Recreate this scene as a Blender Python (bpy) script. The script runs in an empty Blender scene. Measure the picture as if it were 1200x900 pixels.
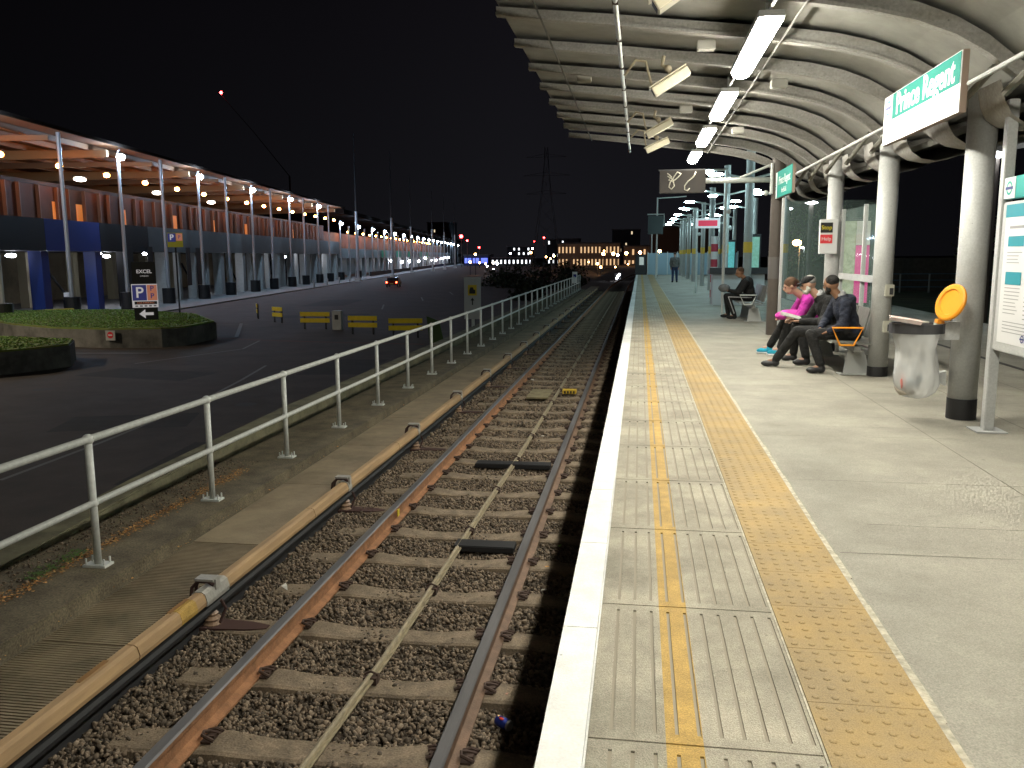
import bpy, bmesh, math, random
import numpy as np
from mathutils import Vector, Matrix
R=math.radians
random.seed(7); rng=np.random.default_rng(7)
S=bpy.context.scene
C=S.collection

# ------------------------------------------------------------------ camera
cam_d=bpy.data.cameras.new('camera'); cam=bpy.data.objects.new('camera',cam_d); C.objects.link(cam)
cam_d.sensor_width=36; cam_d.lens=980/1200*36; cam_d.clip_end=3000; cam_d.clip_start=.05
def _axes(vx=750,vy=299,xv=640,f=980.):
    a=Vector((vx-600,-(vy-450),f)).normalized()
    yy=-(a[0]*(xv-600)+a[2]*f)/a[1]
    d=Vector((xv-600,yy,f)).normalized()
    if d[1]>0: d=-d
    up=-d
    return up.cross(a),a,up
_X,_Y,_Z=_axes()
# columns of camera-to-world: image right, image up, backward
M=Matrix(((_X[0],_X[1],-_X[2]),(_Y[0],_Y[1],-_Y[2]),(_Z[0],_Z[1],-_Z[2])))
cam.matrix_world=Matrix.Translation((0,0,1.5))@M.to_4x4()
S.camera=cam
# ------------------------------------------------------------------ world
W=bpy.data.worlds.new('World'); S.world=W; W.use_nodes=True
wn=W.node_tree; bg=wn.nodes['Background']
tc=wn.nodes.new('ShaderNodeTexCoord'); sp=wn.nodes.new('ShaderNodeSeparateXYZ'); cr=wn.nodes.new('ShaderNodeValToRGB')
wn.links.new(tc.outputs['Generated'],sp.inputs[0]); wn.links.new(sp.outputs['Z'],cr.inputs[0]); wn.links.new(cr.outputs[0],bg.inputs[0])
e=cr.color_ramp.elements; e[0].position=0; e[0].color=(.0078,.0078,.0098,1); e[1].position=.35; e[1].color=(.0040,.0034,.0046,1)
mr=wn.nodes.new('ShaderNodeValToRGB'); ma=wn.nodes.new('ShaderNodeMath'); ma.operation='MULTIPLY_ADD'; ma.inputs[1].default_value=.5; ma.inputs[2].default_value=.5
for q,(p_,v_) in enumerate(((.14,.28),(.33,.75),(.43,1.1),(.52,1.0),(.62,.45),(.8,.35))):
    el=mr.color_ramp.elements[q] if q<2 else mr.color_ramp.elements.new(p_)
    el.position=p_; el.color=(v_,v_,v_,1)
wn.links.new(sp.outputs['X'],ma.inputs[0]); wn.links.new(ma.outputs[0],mr.inputs[0]); wn.links.new(mr.outputs[0],bg.inputs[1])
S.view_settings.view_transform='Standard'; S.view_settings.look='None'; S.view_settings.exposure=0; S.view_settings.gamma=1
S.cycles.max_bounces=6; S.cycles.diffuse_bounces=3; S.cycles.glossy_bounces=2; S.cycles.transmission_bounces=4; S.cycles.transparent_max_bounces=8
S.cycles.sample_clamp_indirect=3; S.cycles.sample_clamp_direct=0
S.cycles.use_denoising=True

# ------------------------------------------------------------------ materials
MATS={}
def mat(name,col,rough=.7,metal=0,var=.0,vscale=4,bump=0,bscale=60,emit=None,es=0,col2=None,alpha=None,island=False,coat=0,stretch=None,trans=0):
    if name in MATS: return MATS[name]
    m=bpy.data.materials.new(name); m.use_nodes=True; n=m.node_tree; b=n.nodes['Principled BSDF']
    b.inputs['Roughness'].default_value=rough; b.inputs['Metallic'].default_value=metal
    b.inputs['Base Color'].default_value=(*col,1)
    if trans: b.inputs['Transmission Weight'].default_value=trans
    if coat: b.inputs['Coat Weight'].default_value=coat
    if alpha is not None: b.inputs['Alpha'].default_value=alpha
    if emit: b.inputs['Emission Color'].default_value=(*emit,1); b.inputs['Emission Strength'].default_value=es
    if var or bump or col2 or island:
        t=n.nodes.new('ShaderNodeTexCoord'); src=t.outputs['Object']
        if stretch:
            mp=n.nodes.new('ShaderNodeMapping'); mp.inputs['Scale'].default_value=stretch; n.links.new(src,mp.inputs[0]); src=mp.outputs[0]
    if var or col2:
        no=n.nodes.new('ShaderNodeTexNoise'); no.inputs['Scale'].default_value=vscale; no.inputs['Detail'].default_value=7; no.inputs['Roughness'].default_value=.65
        n.links.new(src,no.inputs['Vector'])
        r=n.nodes.new('ShaderNodeValToRGB'); r.color_ramp.elements[0].position=.35; r.color_ramp.elements[1].position=.65
        c2=col2 if col2 else tuple(c*(1-var) for c in col)
        r.color_ramp.elements[0].color=(*c2,1); r.color_ramp.elements[1].color=(*[c*(1+var*.4) for c in col],1)
        n.links.new(no.outputs[0],r.inputs[0]); out=r.outputs[0]
        n.links.new(out,b.inputs['Base Color'])
    if island:
        g=n.nodes.new('ShaderNodeNewGeometry'); r=n.nodes.new('ShaderNodeValToRGB')
        r.color_ramp.elements[0].color=(*[c*.45 for c in col],1); r.color_ramp.elements[1].color=(*[min(1,c*2.0) for c in col],1)
        x=r.color_ramp.elements.new(.4); x.color=(*col,1)
        if col2: x=r.color_ramp.elements.new(.7); x.color=(*col2,1)
        n.links.new(g.outputs['Random Per Island'],r.inputs[0]); n.links.new(r.outputs[0],b.inputs['Base Color'])
    if bump:
        nb=n.nodes.new('ShaderNodeTexNoise'); nb.inputs['Scale'].default_value=bscale; nb.inputs['Detail'].default_value=5
        n.links.new(src,nb.inputs['Vector']); bp=n.nodes.new('ShaderNodeBump'); bp.inputs['Strength'].default_value=bump; bp.inputs['Distance'].default_value=.01
        n.links.new(nb.outputs[0],bp.inputs['Height']); n.links.new(bp.outputs[0],b.inputs['Normal'])
    MATS[name]=m; return m
def glow(name,col,es):
    return mat(name,(.8,.8,.8),.5,emit=col,es=es)

# ------------------------------------------------------------------ mesh collector
class MB:
    def __init__(s): s.v=[]; s.f=[]; s.m=[]; s.mats=[]; s.cur=0
    def use(s,m):
        if m not in s.mats: s.mats.append(m)
        s.cur=s.mats.index(m); return s
    def add(s,vs,fs):
        o=len(s.v); s.v+= [tuple(v) for v in vs]; s.f+=[tuple(i+o for i in f) for f in fs]; s.m+=[s.cur]*len(fs); return s
    def box(s,x0,x1,y0,y1,z0,z1,T=None):
        vs=[Vector(p) for p in((x0,y0,z0),(x1,y0,z0),(x1,y1,z0),(x0,y1,z0),(x0,y0,z1),(x1,y0,z1),(x1,y1,z1),(x0,y1,z1))]
        if T: vs=[T@v for v in vs]
        return s.add(vs,[(0,3,2,1),(4,5,6,7),(0,1,5,4),(1,2,6,5),(2,3,7,6),(3,0,4,7)])
    def quad(s,*p): return s.add(p,[(0,1,2,3)])
    def ring(s,c,u,w,r,n,ru=1,rw=1): return [c+u*(math.cos(2*math.pi*i/n)*r*ru)+w*(math.sin(2*math.pi*i/n)*r*rw) for i in range(n)]
    def tube(s,pts,r,n=8,cap=True,closed=False):
        pts=[Vector(p) for p in pts]; rs=r if hasattr(r,'__len__') else [r]*len(pts)
        d0=(pts[1]-pts[0]).normalized(); ref=Vector((0,0,1)) if abs(d0.z)<.9 else Vector((1,0,0))
        u=d0.cross(ref).normalized(); vs=[]; k=len(pts)
        for i,p in enumerate(pts):
            if closed: d=(pts[(i+1)%k]-pts[i-1]).normalized()
            else: d=(pts[min(i+1,k-1)]-pts[max(i-1,0)]).normalized()
            u=(u-d*u.dot(d)).normalized(); w=d.cross(u)
            vs+=s.ring(p,u,w,rs[i],n)
        fs=[]
        for i in range(k if closed else k-1):
            for j in range(n):
                a=i*n+j; b=i*n+(j+1)%n; i2=((i+1)%k)*n
                fs.append((a,b,i2+(j+1)%n,i2+j))
        if cap and not closed: fs.append(tuple(range(n))[::-1]); fs.append(tuple((k-1)*n+j for j in range(n)))
        return s.add(vs,fs)
    def cyl(s,x,y,z0,z1,r,n=20,r2=None): return s.tube([(x,y,z0),(x,y,z1)],[r,r if r2 is None else r2],n)
    def lathe(s,prof,c=(0,0,0),n=20,T=None):
        vs=[];c=Vector(c)
        for r,z in prof:
            for j in range(n):
                v=c+Vector((r*math.cos(2*math.pi*j/n),r*math.sin(2*math.pi*j/n),z)); vs.append(T@v if T else v)
        fs=[(i*n+j,i*n+(j+1)%n,(i+1)*n+(j+1)%n,(i+1)*n+j) for i in range(len(prof)-1) for j in range(n)]
        fs.append(tuple(range(n))[::-1]); fs.append(tuple((len(prof)-1)*n+j for j in range(n)))
        return s.add(vs,fs)
    def ell(s,c,r,rot=None,nu=12,nv=8):
        c=Vector(c); r=r if hasattr(r,'__len__') else (r,r,r); vs=[]
        Rm=rot if rot else Matrix.Identity(3)
        for i in range(nv+1):
            a=-math.pi/2+math.pi*i/nv
            for j in range(nu):
                b=2*math.pi*j/nu
                vs.append(c+Rm@Vector((r[0]*math.cos(a)*math.cos(b),r[1]*math.cos(a)*math.sin(b),r[2]*math.sin(a))))
        fs=[(i*nu+j,i*nu+(j+1)%nu,(i+1)*nu+(j+1)%nu,(i+1)*nu+j) for i in range(nv) for j in range(nu)]
        return s.add(vs,fs)
    def limb(s,a,b,ra,rb,n=12):
        s.tube([a,b],[ra,rb],n); s.ell(a,ra*.99); s.ell(b,rb*.99); return s
    def prism(s,poly,axis,a,b,T=None):
        # poly in the two other axes order (xyz minus axis)
        n=len(poly); vs=[]
        for t in(a,b):
            for p in poly:
                v={'x':(t,p[0],p[1]),'y':(p[0],t,p[1]),'z':(p[0],p[1],t)}[axis]; v=Vector(v); vs.append(T@v if T else v)
        fs=[tuple(range(n)),tuple(range(n,2*n))[::-1]]+[(i,n+i,n+(i+1)%n,(i+1)%n) for i in range(n)]
        return s.add(vs,fs)
    def build(s,name,m=None,parent=None,smooth=False,world=False,bevel=0,remesh=0,relax=0,fixn=True):
        me=bpy.data.meshes.new(name); v=s.v
        me.from_pydata([tuple(p) for p in v],[],s.f)
        for x in (s.mats or [m]): me.materials.append(x)
        if s.mats: me.polygons.foreach_set('material_index',s.m)
        me.validate()
        if fixn or bevel:
            bm=bmesh.new(); bm.from_mesh(me); bmesh.ops.remove_doubles(bm,verts=bm.verts,dist=1e-6) if bevel else None
            bmesh.ops.recalc_face_normals(bm,faces=bm.faces)
            if bevel:
                eds=[e for e in bm.edges if e.is_manifold and e.calc_face_angle(0)>R(35)]
                bmesh.ops.bevel(bm,geom=eds,offset=bevel,segments=2,affect='EDGES',clamp_overlap=True)
            bm.to_mesh(me); bm.free()
        if remesh:
            t=bpy.data.objects.new('t',me); C.objects.link(t)
            q=t.modifiers.new('r','REMESH'); q.mode='VOXEL'; q.voxel_size=remesh
            if relax: q=t.modifiers.new('s','SMOOTH'); q.factor=.5; q.iterations=relax
            dg=bpy.context.evaluated_depsgraph_get(); me2=bpy.data.meshes.new_from_object(t.evaluated_get(dg)); bpy.data.objects.remove(t)
            me2.name=name; me2.materials.clear()
            me2.materials.append((s.mats or [m])[0]); me2.polygons.foreach_set('material_index',[0]*len(me2.polygons)); me=me2; smooth=True
        if smooth: me.polygons.foreach_set('use_smooth',[True]*len(me.polygons))
        if world and parent is not None: me.transform(Matrix.Translation(-Vector(parent.location)))
        o=bpy.data.objects.new(name,me); C.objects.link(o)
        if parent is not None: o.parent=parent
        return o
def tag(o,label=None,cat=None,group=None,kind=None):
    if label: o['label']=label
    if cat: o['category']=cat
    if group: o['group']=group
    if kind: o['kind']=kind
    return o
def thing(name,label,cat,loc=(0,0,0),rz=0,group=None):
    o=bpy.data.objects.new(name,None); C.objects.link(o); o.location=loc; o.rotation_euler=(0,0,rz); o.empty_display_size=.1
    return tag(o,label,cat,group)
def dup(root,loc,rz=None,label=None):
    def cp(o,par):
        c=o.copy(); C.objects.link(c)
        if par: c.parent=par
        for ch in KIDS.get(o.name,[]) : cp(ch,c)
        return c
    KIDS={}
    def scan(o):
        KIDS[o.name]=list(o.children)
        for ch in o.children: scan(ch)
    scan(root); r=cp(root,None); r.location=loc
    if rz is not None: r.rotation_euler=(0,0,rz)
    if label: r['label']=label
    return r
def struct(o): o['kind']='structure'; return o
def ordinal(n):
    w=['first','second','third','fourth','fifth','sixth','seventh','eighth','ninth','tenth','eleventh','twelfth','thirteenth','fourteenth','fifteenth','sixteenth','seventeenth','eighteenth','nineteenth','twentieth']
    t={2:'twenty',3:'thirty',4:'forty',5:'fifty',6:'sixty',7:'seventy',8:'eighty',9:'ninety'}
    if n<20: return w[n]
    n+=1
    if n%10==0: return {2:'twentieth',3:'thirtieth',4:'fortieth',5:'fiftieth',6:'sixtieth',7:'seventieth',8:'eightieth',9:'ninetieth'}[n//10]
    return t[n//10]+'-'+w[n%10-1]
def text_mesh(txt,size,T,name,m,parent,depth=.002,align='CENTER',bold=0,sx=1):
    cu=bpy.data.curves.new('t','FONT'); cu.body=txt; cu.size=size; cu.extrude=depth; cu.align_x=align; cu.align_y='CENTER'; cu.offset=bold
    o=bpy.data.objects.new('t',cu); C.objects.link(o); dg=bpy.context.evaluated_depsgraph_get()
    me=bpy.data.meshes.new_from_object(o.evaluated_get(dg)); bpy.data.objects.remove(o)
    me.transform(T@Matrix.Diagonal((sx,1,1,1))); me.materials.clear(); me.materials.append(m)
    q=bpy.data.objects.new(name,me); C.objects.link(q); q.parent=parent; return q
def frame(o,xd,yd):
    xd=Vector(xd);yd=Vector(yd);z=xd.cross(yd)
    return Matrix(((xd.x,yd.x,z.x,o[0]),(xd.y,yd.y,z.y,o[1]),(xd.z,yd.z,z.z,o[2]),(0,0,0,1)))

# palette
conc=mat('platform_concrete',(.35,.33,.27),.8,var=.20,vscale=1.3,bump=.35,bscale=140)
slabc=mat('tactile_concrete',(.42,.385,.30),.85,var=.28,vscale=2.2,bump=.5,bscale=220)
groovec=mat('groove_dirt',(.30,.265,.205),.95)
yel=mat('yellow_tile',(.43,.295,.115),.8,var=.16,col2=(.335,.25,.13),vscale=2.6,bump=.3,bscale=200)
yelpaint=mat('yellow_paint',(.52,.33,.075),.7,var=.25,vscale=9,bump=.3,bscale=200)
white=mat('white_paint',(.90,.90,.86),.6,var=.1,vscale=7,bump=.25,bscale=160)
ltgrey=mat('light_grey_paint',(.60,.61,.59),.4,var=.05,vscale=3)
galv=mat('galvanised_paint',(.66,.69,.65),.45,var=.15,vscale=20)
rust=mat('rusty_steel',(.31,.15,.07),.9,var=.4,vscale=9,bump=.3,bscale=90)
railtop=mat('rail_head_steel',(.17,.165,.165),.5,.4,var=.3,vscale=8,stretch=(1,.1,1))
rust2=mat('brown_steel',(.17,.10,.06),.7,var=.4,vscale=9,bump=.3,bscale=90)
sleeper_m=mat('sleeper_concrete',(.24,.185,.125),.9,var=.45,vscale=6,bump=.5,bscale=70)
clipm=mat('clip_iron',(.06,.035,.025),.8)
black=mat('black_rubber',(.012,.012,.013),.6)
dark=mat('dark_metal',(.03,.03,.032),.5)
rib_m=mat('canopy_steel',(.35,.34,.315),.6,var=.1,vscale=1.5,stretch=(.6,5,5),col2=(.29,.275,.24))
deck_m=mat('canopy_deck',(.30,.295,.26),.7,var=.2,vscale=2)
teal=mat('sign_teal',(.0,.36,.30),.35)
sign_teal_m=mat('sign_teal_lit',(.035,.27,.22),.7); sign_teal_m.node_tree.nodes['Principled BSDF'].inputs['Specular IOR Level'].default_value=.1
signw=mat('sign_white',(.8,.8,.78),.35)
navy=mat('sign_navy',(.03,.04,.22),.4)
orange=mat('orange_plastic',(.95,.36,.02),.4)
asph=mat('asphalt',(.075,.056,.044),.85,var=.3,vscale=.6,bump=.4,bscale=60)
linew=mat('road_line',(.20,.195,.18),.8)
upst=mat('kerb_concrete',(.17,.14,.088),.9,var=.45,vscale=3.0,bump=.6,bscale=40)

def worn(m,spots=.02,sscale=5,fine=260,amt=.35,streak=None):
    # fine grain, and sparse dark spots of dirt and gum
    n=m.node_tree; b=n.nodes['Principled BSDF']; l=b.inputs['Base Color'].links
    t=n.nodes.new('ShaderNodeTexCoord'); f=n.nodes.new('ShaderNodeTexNoise'); f.inputs['Scale'].default_value=fine; f.inputs['Detail'].default_value=3; n.links.new(t.outputs['Object'],f.inputs['Vector'])
    r=n.nodes.new('ShaderNodeMapRange'); r.inputs['From Min'].default_value=.3; r.inputs['From Max'].default_value=.7; r.inputs['To Min'].default_value=1-amt; r.inputs['To Max'].default_value=1+amt*.6; n.links.new(f.outputs[0],r.inputs[0])
    v=n.nodes.new('ShaderNodeTexVoronoi'); v.inputs['Scale'].default_value=sscale; n.links.new(t.outputs['Object'],v.inputs['Vector'])
    q=n.nodes.new('ShaderNodeMapRange'); q.inputs['From Min'].default_value=spots*sscale*.6; q.inputs['From Max'].default_value=spots*sscale; q.inputs['To Min'].default_value=.55; q.inputs['To Max'].default_value=1; n.links.new(v.outputs['Distance'],q.inputs[0])
    m1=n.nodes.new('ShaderNodeMath'); m1.operation='MULTIPLY'; n.links.new(r.outputs[0],m1.inputs[0]); n.links.new(q.outputs[0],m1.inputs[1])
    g=n.nodes.new('ShaderNodeTexNoise'); g.inputs['Scale'].default_value=.55; g.inputs['Detail'].default_value=8; g.inputs['Roughness'].default_value=.7; n.links.new(t.outputs['Object'],g.inputs['Vector'])
    gr=n.nodes.new('ShaderNodeMapRange'); gr.inputs['From Min'].default_value=.35; gr.inputs['From Max'].default_value=.6; gr.inputs['To Min'].default_value=.78; gr.inputs['To Max'].default_value=1.04; n.links.new(g.outputs[0],gr.inputs[0])
    m2=n.nodes.new('ShaderNodeMath'); m2.operation='MULTIPLY'; n.links.new(m1.outputs[0],m2.inputs[0]); n.links.new(gr.outputs[0],m2.inputs[1])
    vm=n.nodes.new('ShaderNodeVectorMath'); vm.operation='SCALE'
    if l: n.links.new(l[0].from_socket,vm.inputs[0])
    else: vm.inputs[0].default_value=b.inputs['Base Color'].default_value[:3]
    n.links.new(m2.outputs[0],vm.inputs['Scale']); n.links.new(vm.outputs[0],b.inputs['Base Color'])
worn(rib_m,.01,6,40,.2); worn(ltgrey,.006,9,60,.1); worn(conc,.014,2.6,180,.28); worn(slabc,.008,5,220,.32); worn(yel,.006,6,200,.25); worn(yelpaint,.01,7,160,.35); worn(white,.008,5,90,.08); worn(upst,.02,7,60,.5); worn(sleeper_m,.012,9,80,.35); worn(asph,.02,3,40,.3)
# ================================================================== SETTING
# ground, road
b=MB(); b.box(-900,900,-200,1600,-3.3,-3.05); struct(b.build('ground',mat('dark_soil',(.02,.02,.016),.95,var=.4,vscale=.1)))
b=MB(); b.quad((-46,5,-3),(-5.5,5,-3),(-5.5,160,-3),(-62,160,-3)); b.quad((-62,160.001,-3),(-5.5,160.001,-3),(-40,520,-3),(-110,520,-3)); struct(b.build('road',asph))
th=.14467; P0=Vector((-44.36,67.43,-3)); ex=Vector((math.cos(th),math.sin(th),0)); ey=Vector((-math.sin(th),math.cos(th),0))
def G(x,s,z=0): return P0+ex*x+ey*s+Vector((0,0,z))
b=MB(); b.box(-30,4.5,-70,420,-.02,.12); o=struct(b.build('pavement',mat('pale_paving',(.20,.20,.19),.7,var=.2,vscale=.7,bump=.2,bscale=20))); o.location=P0; o.rotation_euler=(0,0,th)
# road lines
def strip(pts,w,z,name,m,n=1):
    b=MB()
    for p in pts:
        for i in range(len(p)-1):
            a=Vector((*p[i],z)); c=Vector((*p[i+1],z)); d=(c-a).normalized(); q=Vector((-d.y,d.x,0))*w/2
            b.quad(a-q,c-q,c+q,a+q)
    return struct(b.build(name,m,fixn=False))
arc=[(-29.5+13*math.cos(a),62+9*math.sin(a)) for a in np.linspace(R(-170),R(-75),14)]
strip([[(-12.94,14.94),(-13.1,18.5),(-13.4,21.5),(-13.77,24.74),(-14.6,29),(-15.5,33)]],.12,-2.996,'road_line',linew)
strip([arc],.14,-2.996,'road_line',linew)
strip([[(-9,12+6*k),(-9.3,14.4+6*k)] for k in range(4)],.12,-2.996,'road_line',linew)
strip([[(-22,70+14*k),(-24,77+14*k)] for k in range(5)],.15,-2.996,'road_line',linew)
strip([[(-30,47.0),(-26,45.2),(-21,43.4),(-16,42.5),(-11,42)]],.35,-2.9965,'road_line',mat('worn_red_line',(.12,.045,.035),.9))
pm=mat('asphalt_patch',(.035,.03,.027),.9,var=.3,vscale=2,bump=.4,bscale=60)
for k,(x,y,w,h,a) in enumerate(((-14,21,3.5,2.2,.3),(-19,30,5,2.4,-.2),(-9.5,17,2.2,4,.1),(-24,62,7,3,.4),(-12,33,2.5,5,.05),(-30,80,4,12,.14))):
    b=MB(); T=Matrix.Translation((x,y,-2.9975))@Matrix.Rotation(a,4,'Z'); b.add([T@Vector(p) for p in((-w/2,-h/2,0),(w/2,-h/2*.9,0),(w/2*.96,h/2,0),(-w/2,h/2*.95,0))],[(0,1,2,3)]); struct(b.build('road_patch',pm,fixn=False))
for k,(x,y) in enumerate(((-12,24),(-17,38),(-20.5,26))):
    b=MB(); T=Matrix.Translation((x,y,-2.994)); b.add([T@Vector((.34*math.cos(q),.34*math.sin(q),0)) for q in np.linspace(0,2*math.pi,20,endpoint=False)],[tuple(range(20))])
    tag(b.build('manhole_cover',mat('cover_iron',(.05,.045,.042),.8),fixn=False),['round iron manhole cover in the dark road nearest the railing','round iron manhole cover before the yellow barriers','round iron manhole cover beside the nearer grass island'][k],'manhole cover','manhole covers in the road')
strip([[(-21.5,33),(-19.5,39),(-20.5,43)],[(-8.5,10),(-8.9,24),(-9.6,40)]],.1,-2.9955,'road_line',linew)
strip([[(-23,36.5),(-30,35.8)],[(-22.6,44.5),(-27,54)]],.22,-2.96,'road_kerb',linew)
# track bed
b=MB(); b.box(-5.3,-.1,-4,70,-3.04,-1.34); b.box(-5.3,9,70,140,-3.04,-1.34); b.box(-5.3,2,140,420,-3.04,-1.36)
vor=mat('ballast_bed',(.085,.062,.042),.95,var=.5,vscale=22,bump=1,bscale=30)
struct(b.build('track_bed',vor))
# platform
b=MB(); b.box(-.145,7.4,-6,66,-.16,-.003); struct(b.build('platform',conc,bevel=0))
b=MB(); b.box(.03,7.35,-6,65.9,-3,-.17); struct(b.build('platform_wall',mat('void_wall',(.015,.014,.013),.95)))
b=MB(); b.use(white)
y=-6
while y<66: b.box(-.285,-.147,y,min(y+1.02,66),-.16,.0); y+=1.026
b.box(-.145,-.138,-6,66,-.004,.0005)
struct(b.build('platform_edge_stripe',None,bevel=0))
# ridged tactile slabs
b=MB(); gx=[-.135+.069*i for i in range(11)]; gw=.012
for k in range(-4,62):
    y0=2.456-.02+1.035*k; y1=y0+1.027
    z1=.006
    b.use(groovec)
    b.quad((-.135,y0-.008,-.0005),(.572,y0-.008,-.0005),(.572,y1,-.0005),(-.135,y1,-.0005))
    def seg(xa,xb,ya,yb):
        # split by paint
        cuts=sorted(set([xa,xb]+[c for c in(.105,.22) if xa<c<xb]))
        for a,c in zip(cuts,cuts[1:]):
            b.use(yelpaint if .1<(a+c)/2<.22 else slabc); b.box(a,c,ya,yb,-.001,z1)
    seg(-.135,.572,y0,y0+.05); seg(-.135,.572,y1-.05,y1)
    if k<22:
        for i in range(len(gx)-1):
            a=gx[i]+(gw/2 if i else 0); c=gx[i+1]-gw/2
            seg(a,min(c,.572),y0+.0501,y1-.0501)
        seg(gx[-1]+gw/2,.572,y0+.0501,y1-.0501) if gx[-1]+gw/2<.57 else None
    else:
        seg(-.135,.572,y0+.05,y1-.05)
struct(b.build('tactile_paving'))
# blister tiles
b=MB(); b.use(yel)
for k in range(-14,160):
    y0=2.75+.4*k; b.box(.585,.972,y0,y0+.397,-.001,.006)
    if -6<k<60:
        for i in range(6):
            for j in range(6):
                if random.random()<.02: continue
                cx=.585+.0325+.0645*i; cy=y0+.033+.0664*j; n=8
                vs=[];
                for r,z in((.015,.0055),(.0115,.0088),(.007,.0098)):
                    vs+=[(cx+r*math.cos(2*math.pi*q/n),cy+r*math.sin(2*math.pi*q/n),z) for q in range(n)]
                fs=[(u*n+q,u*n+(q+1)%n,(u+1)*n+(q+1)%n,(u+1)*n+q) for u in range(2) for q in range(n)]+[tuple(2*n+q for q in range(n))]
                b.add(vs,fs)
struct(b.build('blister_paving',fixn=False))
mort=mat('mortar_strip',(.50,.46,.36),.9,var=.4,vscale=25,bump=.5,bscale=120)
b=MB()
y=-6
while y<40:
    w=.02+.012*random.random(); w2=.02+.012*random.random(); b.box(.974,.974+w,y,y+.31,-.001,.0035)
    y+=.31
y=-1
while y<3.4: b.box(.575,.583,y,y+.3,-.001,.004); y+=.3
b.box(.574,.5835,3.4,40,-.001,.003)
struct(b.build('mortar_joint',mort))
# slab joints and the drain line of the platform floor
b=MB()
for k in range(-3,60):
    y=3.35+.47*k+random.uniform(-.03,.03)
    if random.random()<.3: continue
    if k%5==1: continue
    x=1.03; dy=0
    while x<4.9:
        L=random.uniform(.12,.5); nd=dy+random.uniform(-.006,.006); w=random.uniform(.0025,.006)
        if random.random()<.86: b.add([(x,y+dy,-.0013),(x+L,y+nd,-.0013),(x+L,y+nd+w,-.0013),(x,y+dy+w,-.0013)],[(0,1,2,3)])
        x+=L; dy=nd
for k in range(3): b.box(2.4+.9*k,2.4+.9*k+.004,-5,30,-.002,-.0014)
struct(b.build('paving_joint',mat('joint_dirt',(.10,.09,.07),.95)))
b=MB(); b.box(4.9,4.98,-6,66,-.002,.001); struct(b.build('drain_channel',mat('drain_dark',(.05,.045,.04),.8)))
# right hand lower ground beyond the platform
b=MB(); b.box(7.42,60,-10,66,-3.0,-1.1); struct(b.build('grass_verge',mat('dim_grass',(.05,.085,.035),.95,var=.5,vscale=.8,bump=1,bscale=8)))

# ------------------------------------------------------------------ ballast stones
def stones(n,x0,x1,y0,y1,zf,size,name,m,seed):
    r=np.random.default_rng(seed)
    t=(1+5**.5)/2
    iv=np.array([(-1,t,0),(1,t,0),(-1,-t,0),(1,-t,0),(0,-1,t),(0,1,t),(0,-1,-t),(0,1,-t),(t,0,-1),(t,0,1),(-t,0,-1),(-t,0,1)])/1.9
    fi=np.array([(0,11,5),(0,5,1),(0,1,7),(0,7,10),(0,10,11),(1,5,9),(5,11,4),(11,10,2),(10,7,6),(7,1,8),(3,9,4),(3,4,2),(3,2,6),(3,6,8),(3,8,9),(4,9,5),(2,4,11),(6,2,10),(8,6,7),(9,8,1)])
    V=np.empty((n,12,3))
    c=np.stack([r.uniform(x0,x1,n),r.uniform(y0,y1,n),np.zeros(n)],1)
    c[:,2]=zf(c[:,0],c[:,1])+r.normal(0,.008,n)
    sc=size*r.uniform(.55,1.25,(n,1,1))*r.uniform(.5,1.25,(n,1,3))
    base=np.clip(iv[None]+r.uniform(-.42,.42,(n,12,3)),-.82,.82)*1.08
    base=base*sc
    q=r.normal(size=(n,4)); q/=np.linalg.norm(q,axis=1,keepdims=True); w,x,y,z=q.T
    Rm=np.stack([1-2*(y*y+z*z),2*(x*y-z*w),2*(x*z+y*w),2*(x*y+z*w),1-2*(x*x+z*z),2*(y*z-x*w),2*(x*z-y*w),2*(y*z+x*w),1-2*(x*x+y*y)],1).reshape(n,3,3)
    V=np.einsum('nij,nkj->nki',Rm,base)+c[:,None,:]
    F=(fi[None]+(np.arange(n)*12)[:,None,None]).reshape(-1)
    me=bpy.data.meshes.new(name); me.vertices.add(n*12); me.vertices.foreach_set('co',V.reshape(-1))
    me.loops.add(n*60); me.loops.foreach_set('vertex_index',F.astype(np.int32)); me.polygons.add(n*20)
    me.polygons.foreach_set('loop_start',np.arange(0,n*60,3,dtype=np.int32)); me.update(calc_edges=True); me.validate(); me.materials.append(m)
    o=bpy.data.objects.new(name,me); C.objects.link(o); return o
stone_m=mat('ballast_stone',(.125,.097,.068),.9,island=True,col2=(.19,.14,.095),bump=.4,bscale=60)
def zb(x,y): return -1.308+.014*np.sin(x*9)*np.sin(y*7)
o=stones(66000,-3.25,-.2,2.6,12.5,zb,.0175,'ballast',stone_m,3); tag(o,'brown crushed stone ballast between the near sleepers','ballast',kind='stuff')
o=stones(26000,-3.25,-.2,12.5,30,zb,.028,'ballast',stone_m,5); tag(o,'brown crushed stone ballast further along the track','ballast',kind='stuff')

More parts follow.
